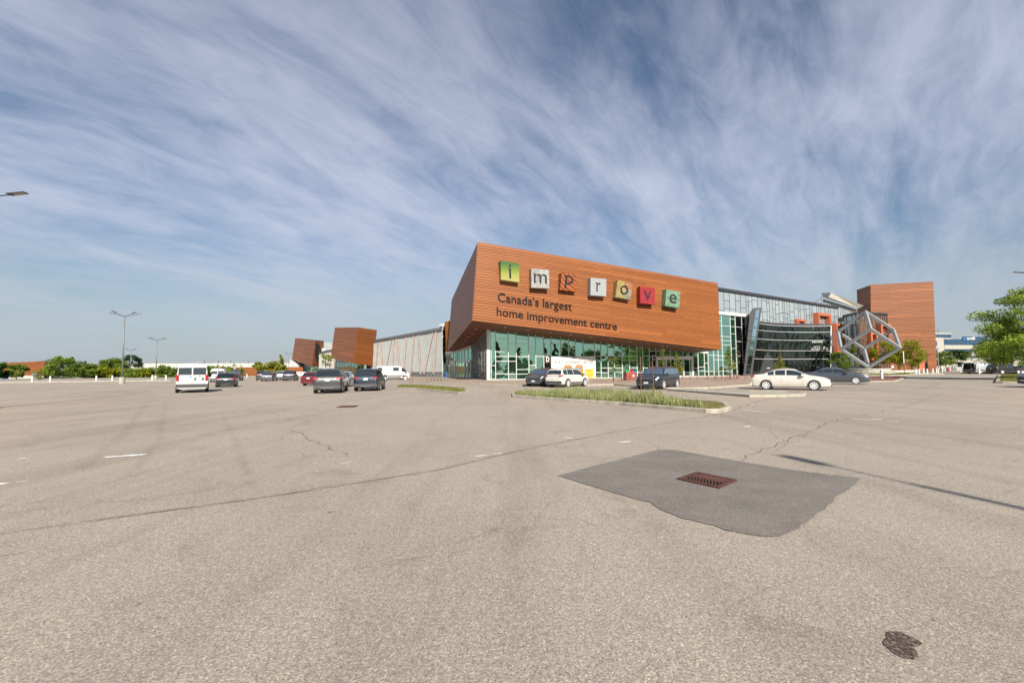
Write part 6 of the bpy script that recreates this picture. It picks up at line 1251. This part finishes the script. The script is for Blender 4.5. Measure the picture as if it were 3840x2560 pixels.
        if 'sidewin' in opts:
            for k0, k1 in ((6.25, 6.85), (11.75, 11.15)): patch('side_window', -.04, .13, k0, k1, gm, 4, 2, .008)
            for k0, k1 in ((6.25, 6.85), (11.75, 11.15)): patch('side_window', -.475, -.35, k0, k1, gm, 4, 2, .008)
        if 'rack' in opts:
            for yy in (-.6, .6): MB().tube([Wd(V((-.38 * L_, yy, H_ + .12))), Wd(V((.12 * L_, yy, H_ + .12)))], .03, 6).build('rack_rail', M['grey_metal'], r_)
            for xx_ in (-.36, -.15, .1): MB().tube([Wd(V((xx_ * L_, -.62, H_ - .02))), Wd(V((xx_ * L_, -.6, H_ + .13))), Wd(V((xx_ * L_, .6, H_ + .13))), Wd(V((xx_ * L_, .62, H_ - .02)))], .025, 6).build('rack_bar', M['grey_metal'], r_)
            MB().tube([Wd(V((-.2 * L_, 0, H_ + .13))), Wd(V((-.2 * L_, 0, H_ + .33)))], .1, 10).build('beacon', M['bus_orange'], r_)
        if 'opendoors' in opts:
            for s_ in (-1, 1):
                h0 = V((-.5 * L_ - .02, s_ * hw * .95, 0)); sw_ = V((-.5, s_ * .55, 0)); dl = MB(); a_ = Wd(h0 + V((0, 0, .55))); b_ = Wd(h0 + sw_ * 1.15 + V((0, 0, .55))); nd = (hd * -.55 * s_ - lf * .5).normalized()
                dl.slab([a_, b_, b_ + Z * (H_ - .85), a_ + Z * (H_ - .85)], nd * .06); do = dl.build('rear_door', PAINT['white'] if s_ > 0 else pm, r_)
                p0_, p1_ = a_.lerp(b_, .15), a_.lerp(b_, .85); MB().slab([p0_ + Z * .75 - nd * .005, p1_ + Z * .75 - nd * .005, p1_ + Z * 1.25 - nd * .005, p0_ + Z * 1.25 - nd * .005], nd * .075).build('door_window', gm, do)
            plate('load_opening', -hw * .85, hw * .85, .36 * H_, .92 * H_, M['pit'], False, .012)
            patch('printed_sign', -.32, -.16, 6.3, 6.9, M['white'], 3, 1, .012)
    else:
        tl0, tl1 = (.575, .645) if kind in ('suv',) else (.58, .66)
        if kind == 'pickup': tl0, tl1 = .42, .60
        for s_ in (-1, 1):
            plate('taillight', s_ * hw * (.60 if kind != 'pickup' else .84), s_ * hw * .90, tl0 * H_, tl1 * H_, M['taillight'], False, .025)
            k0, k1 = (5.0, 6.05) if s_ < 0 else (13.0, 11.95); patch('taillight', -.494, -.445, k0, k1, M['taillight'], 3, 2, .012)
        plate('licence_plate', -.16, .16, (.50 if kind != 'pickup' else .33) * H_, (.585 if kind != 'pickup' else .40) * H_, M['plate'], False, .016)
        plate('rear_bumper', -hw * .90, hw * .90, .20 * H_, .34 * H_, M['trim'] if kind in ('suv', 'pickup') else pm, False, .05)
        if kind in ('suv', 'hatch') and near:
            plate('bumper_insert', -hw * .45, hw * .45, .215 * H_, .235 * H_, M['grey_metal'], False, .06); plate('tailgate_strip', -hw * .48, hw * .48, .605 * H_, .62 * H_, M['chrome'], False, .02)
    # front
    gz0, gz1 = (.36, .50) if kind in ('suv', 'pickup') else (.30, .44)
    if kind == 'van': gz0, gz1 = .27, .36
    plate('grille', -hw * .55, hw * .55, gz0 * H_, gz1 * H_, M['black'], True, .02); plate('front_bumper', -hw * .62, hw * .62, .17 * H_, .27 * H_, M['trim'], True, .03); plate('licence_plate', -.16, .16, .275 * H_, .33 * H_, M['plate'], True, .035); plate('grille_bar', -hw * .5, hw * .5, (gz1 - .015) * H_, (gz1 + .012) * H_, M['chrome'], True, .03)
    hk = (5.0, 6.4) if kind != 'van' else (4.6, 6.2)
    for k0, k1 in (hk, (18 - hk[0], 18 - hk[1])): patch('headlight', .432, .487, k0, k1, M['headlight'], 4, 3, .012)
    # mirrors, handles, sill trim
    mz = g['belt'][1] * H_ + .10; mxu = g['ws'][0] - .06 if kind != 'van' else .33
    for s_ in (-1, 1):
        c_ = V((mxu * L_, s_ * (hw + .10), mz)); MB().box(Wd(c_), .09, .10, .08 if kind != 'van' else .17, hd, lf, Z).build('mirror', pm if paint_key not in ('white', 'pearl') else (M['trim'] if kind == 'van' or 'clad' in opts else pm), r_)
        MB().bar(Wd(c_ - V((0, s_ * .2, .06))), Wd(c_ - V((0, 0, .04))), .05).build('mirror_arm', M['trim'], r_)
        k0, k1 = (1.6, 2.75) if s_ < 0 else (16.4, 15.25)
        patch('sill_trim', -.20, .19, k0, k1, M['trim'] if ('clad' in opts or kind in ('suv', 'van')) else pm, 6, 2, .008)
        if near:
            for ux in ((-.19, .0) if kind != 'van' else (.2,)):
                kk = 5.35 if s_ < 0 else 12.65; p_ = surf(kind, ux, kk, L_, W_, H_); MB().box(Wd(p_), .09, .025, .018, hd, lf, Z).build('door_handle', pm, r_)
            for ux in ((-.095, .165, -.235) if kind != 'van' else (.185, -.08)):
                kk = (2.8, 6.0) if s_ < 0 else (15.2, 12.0); patch('door_seam', ux, ux + .0022, kk[0], kk[1], M['black'], 1, 5, .003)
    if 'rails' in opts:
        for s_ in (-1, 1): MB().tube([Wd(surf(kind, u, 7.6 if s_ < 0 else 10.4, L_, W_, H_) + V((0, 0, .05 if -.38 < u < .04 else 0))) for u in (-.40, -.37, -.2, 0, .05)], .022, 6).build('roof_rail', M['trim'], r_)
    if 'shark' in opts: MB().box(Wd(V((-.28 * L_, 0, H_ + .03))), .09, .03, .04, hd, lf, Z).build('roof_antenna', pm, r_)
    return r_
car('van', (5.4, 2.05, 2.27), 722, 34.6, -33.5, 'white', 'cargo_van', 'white cargo van seen from straight behind, nearest on the left', 'van', 'rear', opts=())
car('hatch', (4.26, 1.80, 1.47), 847, 46.5, -28.5, 'black', 'parked_car', 'black hatchback seen from behind, right of the white van', 'car', 'rear')
car('van', (5.6, 2.0, 2.08), 816, 70, -27, 'white', 'cargo_van', 'white work van with roof rack behind the black hatchback', 'van', 'rear', opts=('rack',), near=False)
car('pickup', (5.8, 2.03, 1.93), 876, 80, -25, 'black', 'pickup_truck', 'black pickup truck half hidden behind the black hatchback', 'pickup truck', 'rear', near=False)
car('suv', (4.8, 1.93, 1.74), 980, 82, -16, 'charcoal', 'parked_car', 'dark sport utility at the left end of the far row', 'car', 'rear', near=False)
car('sedan', (4.7, 1.83, 1.46), 1000, 74, -18, 'greyblue', 'parked_car', 'dark grey blue sedan in the far row beside a red car', 'car', 'rear', near=False)
car('sedan', (4.6, 1.8, 1.48), 1031, 86, -15, 'red', 'parked_car', 'bright red car in the middle of the far row', 'car', 'rear', near=False)
car('suv', (4.6, 1.85, 1.68), 1053, 82, -14, 'silver', 'parked_car', 'silver sport utility between the red car and a dark one', 'car', 'rear', near=False)
car('suv', (4.7, 1.88, 1.72), 1082, 75, -18, 'navy', 'parked_car', 'dark navy sport utility at the right of the far row', 'car', 'rear', near=False)
car('sedan', (4.7, 1.82, 1.45), 1118, 112, 74, 'gold', 'parked_car', 'pale gold sedan, left one of two seen side on in the distance', 'car', near=False)
car('sedan', (4.7, 1.82, 1.47), 1140, 106, 70, 'silver', 'parked_car', 'pale silver sedan seen side on behind the dark red car', 'car', near=False)
car('hatch', (4.5, 1.8, 1.50), 1156, 49, 3, 'dark_red', 'parked_car', 'dark red hatchback just left behind the grey sport utility', 'car', 'rear')
car('suv', (4.80, 1.93, 1.735), 1228, 31.6, -14.5, 'graphite', 'parked_car', 'grey sport utility with chrome exhausts seen from behind', 'car', 'rear', opts=('rails',))
car('sedan', (4.6, 1.8, 1.52), 1290, 46, 172, 'silver', 'parked_car', 'silver car facing us between the two sport utilities', 'car')
car('suv', (4.6, 1.86, 1.70), 1371, 34.6, -8.0, 'navy', 'parked_car', 'dark navy sport utility with black cladding, right of the grey one', 'car', 'rear', opts=('rails', 'clad'))
car('van', (5.5, 2.05, 2.30), 1472, 73, 57, 'white', 'cargo_van', 'white cargo van seen side on before the ribbed hall', 'van', opts=('sidewin', 'blind'))
car('suv', (4.48, 1.85, 1.65), 1999, 40.8, 207, 'graphite', 'parked_car', 'grey crossover facing us behind the white crossover', 'car', 'front', opts=('clad',))
car('suv', (4.46, 1.83, 1.62), 2074, 38.4, 41, 'pearl', 'parked_car', 'white crossover with dark wheel arches before the glass corner', 'car', 'rear', opts=('clad', 'rails'))
car('suv', (4.66, 1.87, 1.66), 2421, 33.2, 219, 'darkgreen', 'parked_car', 'dark sport utility facing us before the right hand doors', 'car', 'front', opts=('rails',))
car('sedan', (4.63, 1.78, 1.455), 2962, 31.6, 127, 'pearl', 'parked_car', 'white sedan parked side on at the kerb', 'car', opts=('shark',))
car('sedan', (4.82, 1.82, 1.47), 3133, 41.2, 129, 'greyblue', 'parked_car', 'dark grey sedan behind the white sedan', 'car', opts=('shark',))
car('suv', (4.7, 1.88, 1.7), 3212, 98, 120, 'charcoal', 'parked_car', 'dark car half hidden behind the stone plinth', 'car', near=False)
car('van', (5.7, 2.0, 2.1), 3634, 84, 82, 'greyvan', 'cargo_van', 'grey van with its rear doors open on the right', 'van', 'rear', opts=('opendoors',), near=False)
car('suv', (4.9, 1.95, 1.78), 3716, 80, 88, 'black', 'parked_car', 'black sport utility next to the grey van', 'car', 'rear', near=False)
car('sedan', (4.8, 1.85, 1.47), 3845, 80, 92, 'black', 'parked_car', 'black sedan cut by the right edge behind the tree trunks', 'car', near=False)
car('suv', (4.7, 1.87, 1.60), 3834, 31.5, 292, 'charcoal', 'parked_car', 'dark car nosing in at the right edge', 'car', 'front')
car('sedan', (4.6, 1.8, 1.45), 3586, 185, 60, 'white', 'parked_car', 'tiny white car far down the road', 'car', near=False)
car('suv', (4.6, 1.8, 1.65), 3602, 200, 60, 'charcoal', 'parked_car', 'tiny dark car far down the road', 'car', near=False)

# ================================================================ person
def person(p, face_az, label):
    """standing figure grown from one skeleton"""
    me = bpy.data.meshes.new('person'); J = {'pel': (0, 0, .95), 'wst': (0, 0, 1.10), 'che': (0, .01, 1.32), 'nek': (0, .01, 1.47), 'hd0': (0, .02, 1.56), 'hd1': (0, .03, 1.65), 'hd2': (0, .025, 1.74), 'shl': (-.17, 0, 1.41), 'ell': (-.24, -.02, 1.14), 'hal': (-.22, .06, .90), 'fil': (-.215, .08, .80), 'shr': (.17, 0, 1.41), 'elr': (.24, -.02, 1.14), 'har': (.20, .10, .94), 'fir': (.19, .13, .84), 'hil': (-.10, 0, .90), 'knl': (-.11, .03, .50), 'anl': (-.11, 0, .09), 'tol': (-.12, .17, .04), 'hir': (.10, 0, .90), 'knr': (.11, .03, .50), 'anr': (.11, 0, .09), 'tor': (.12, .17, .04)}
    RR = {'pel': .14, 'wst': .13, 'che': .15, 'nek': .055, 'hd0': .085, 'hd1': .105, 'hd2': .085, 'shl': .065, 'ell': .045, 'hal': .035, 'fil': .022, 'shr': .065, 'elr': .045, 'har': .035, 'fir': .022, 'hil': .085, 'knl': .06, 'anl': .042, 'tol': .04, 'hir': .085, 'knr': .06, 'anr': .042, 'tor': .04}
    E = [('pel', 'wst'), ('wst', 'che'), ('che', 'nek'), ('nek', 'hd0'), ('hd0', 'hd1'), ('hd1', 'hd2'), ('che', 'shl'), ('shl', 'ell'), ('ell', 'hal'), ('hal', 'fil'), ('che', 'shr'), ('shr', 'elr'), ('elr', 'har'), ('har', 'fir'), ('pel', 'hil'), ('hil', 'knl'), ('knl', 'anl'), ('anl', 'tol'), ('pel', 'hir'), ('hir', 'knr'), ('knr', 'anr'), ('anr', 'tor')]
    ks = list(J); me.from_pydata([J[k] for k in ks], [(ks.index(a), ks.index(b)) for a, b in E], []); o = bpy.data.objects.new('person', me); COL.objects.link(o)
    md = o.modifiers.new('skin', 'SKIN'); sv = me.skin_vertices[0].data
    for i, k in enumerate(ks): sv[i].radius = (RR[k], RR[k] * (.8 if k in ('che', 'wst', 'pel') else 1)); sv[i].use_root = (k == 'pel')
    ss = o.modifiers.new('smooth', 'SUBSURF'); ss.levels = 1; ss.render_levels = 1
    dg = bpy.context.evaluated_depsgraph_get(); dg.update(); m2 = bpy.data.meshes.new_from_object(o.evaluated_get(dg)); bpy.data.objects.remove(o)
    r_ = thing('person', p, label, 'person'); b = bpy.data.objects.new('body', m2); COL.objects.link(b); b.parent = r_; r_.rotation_euler = (0, 0, -R(face_az))
    m2.materials.clear()
    for k in ('skin', 'shirt', 'trousers', 'black'): m2.materials.append(M[k])
    for pl_ in m2.polygons:
        c_ = pl_.center; pl_.use_smooth = True
        pl_.material_index = 3 if c_.z < .10 else 2 if c_.z < .98 and abs(c_.x) < .19 else 0 if c_.z > 1.46 or (abs(c_.x) > .19 and c_.z < 1.2) else 1
    hv = []; hf = []
    for i in range(7):
        for j in range(12): th = i / 6 * 1.75; hv.append((math.sin(th) * math.cos(j / 12 * 6.283) * .095, -.005 + .02 + math.sin(th) * math.sin(j / 12 * 6.283) * .10, 1.675 + math.cos(th) * .105))
    for i in range(6):
        for j in range(12): hf.append((i * 12 + j, i * 12 + (j + 1) % 12, (i + 1) * 12 + (j + 1) % 12, (i + 1) * 12 + j))
    hm = bpy.data.meshes.new('hair'); hm.from_pydata(hv, [], hf); hm.materials.append(M['black']); ho = bpy.data.objects.new('hair', hm); COL.objects.link(ho); ho.parent = r_; ho.location = (0, -.015, 0)
    return r_
person(pdz(3347, 92.5, .14), 200, 'person in white shirt and dark trousers standing before the wood tower')
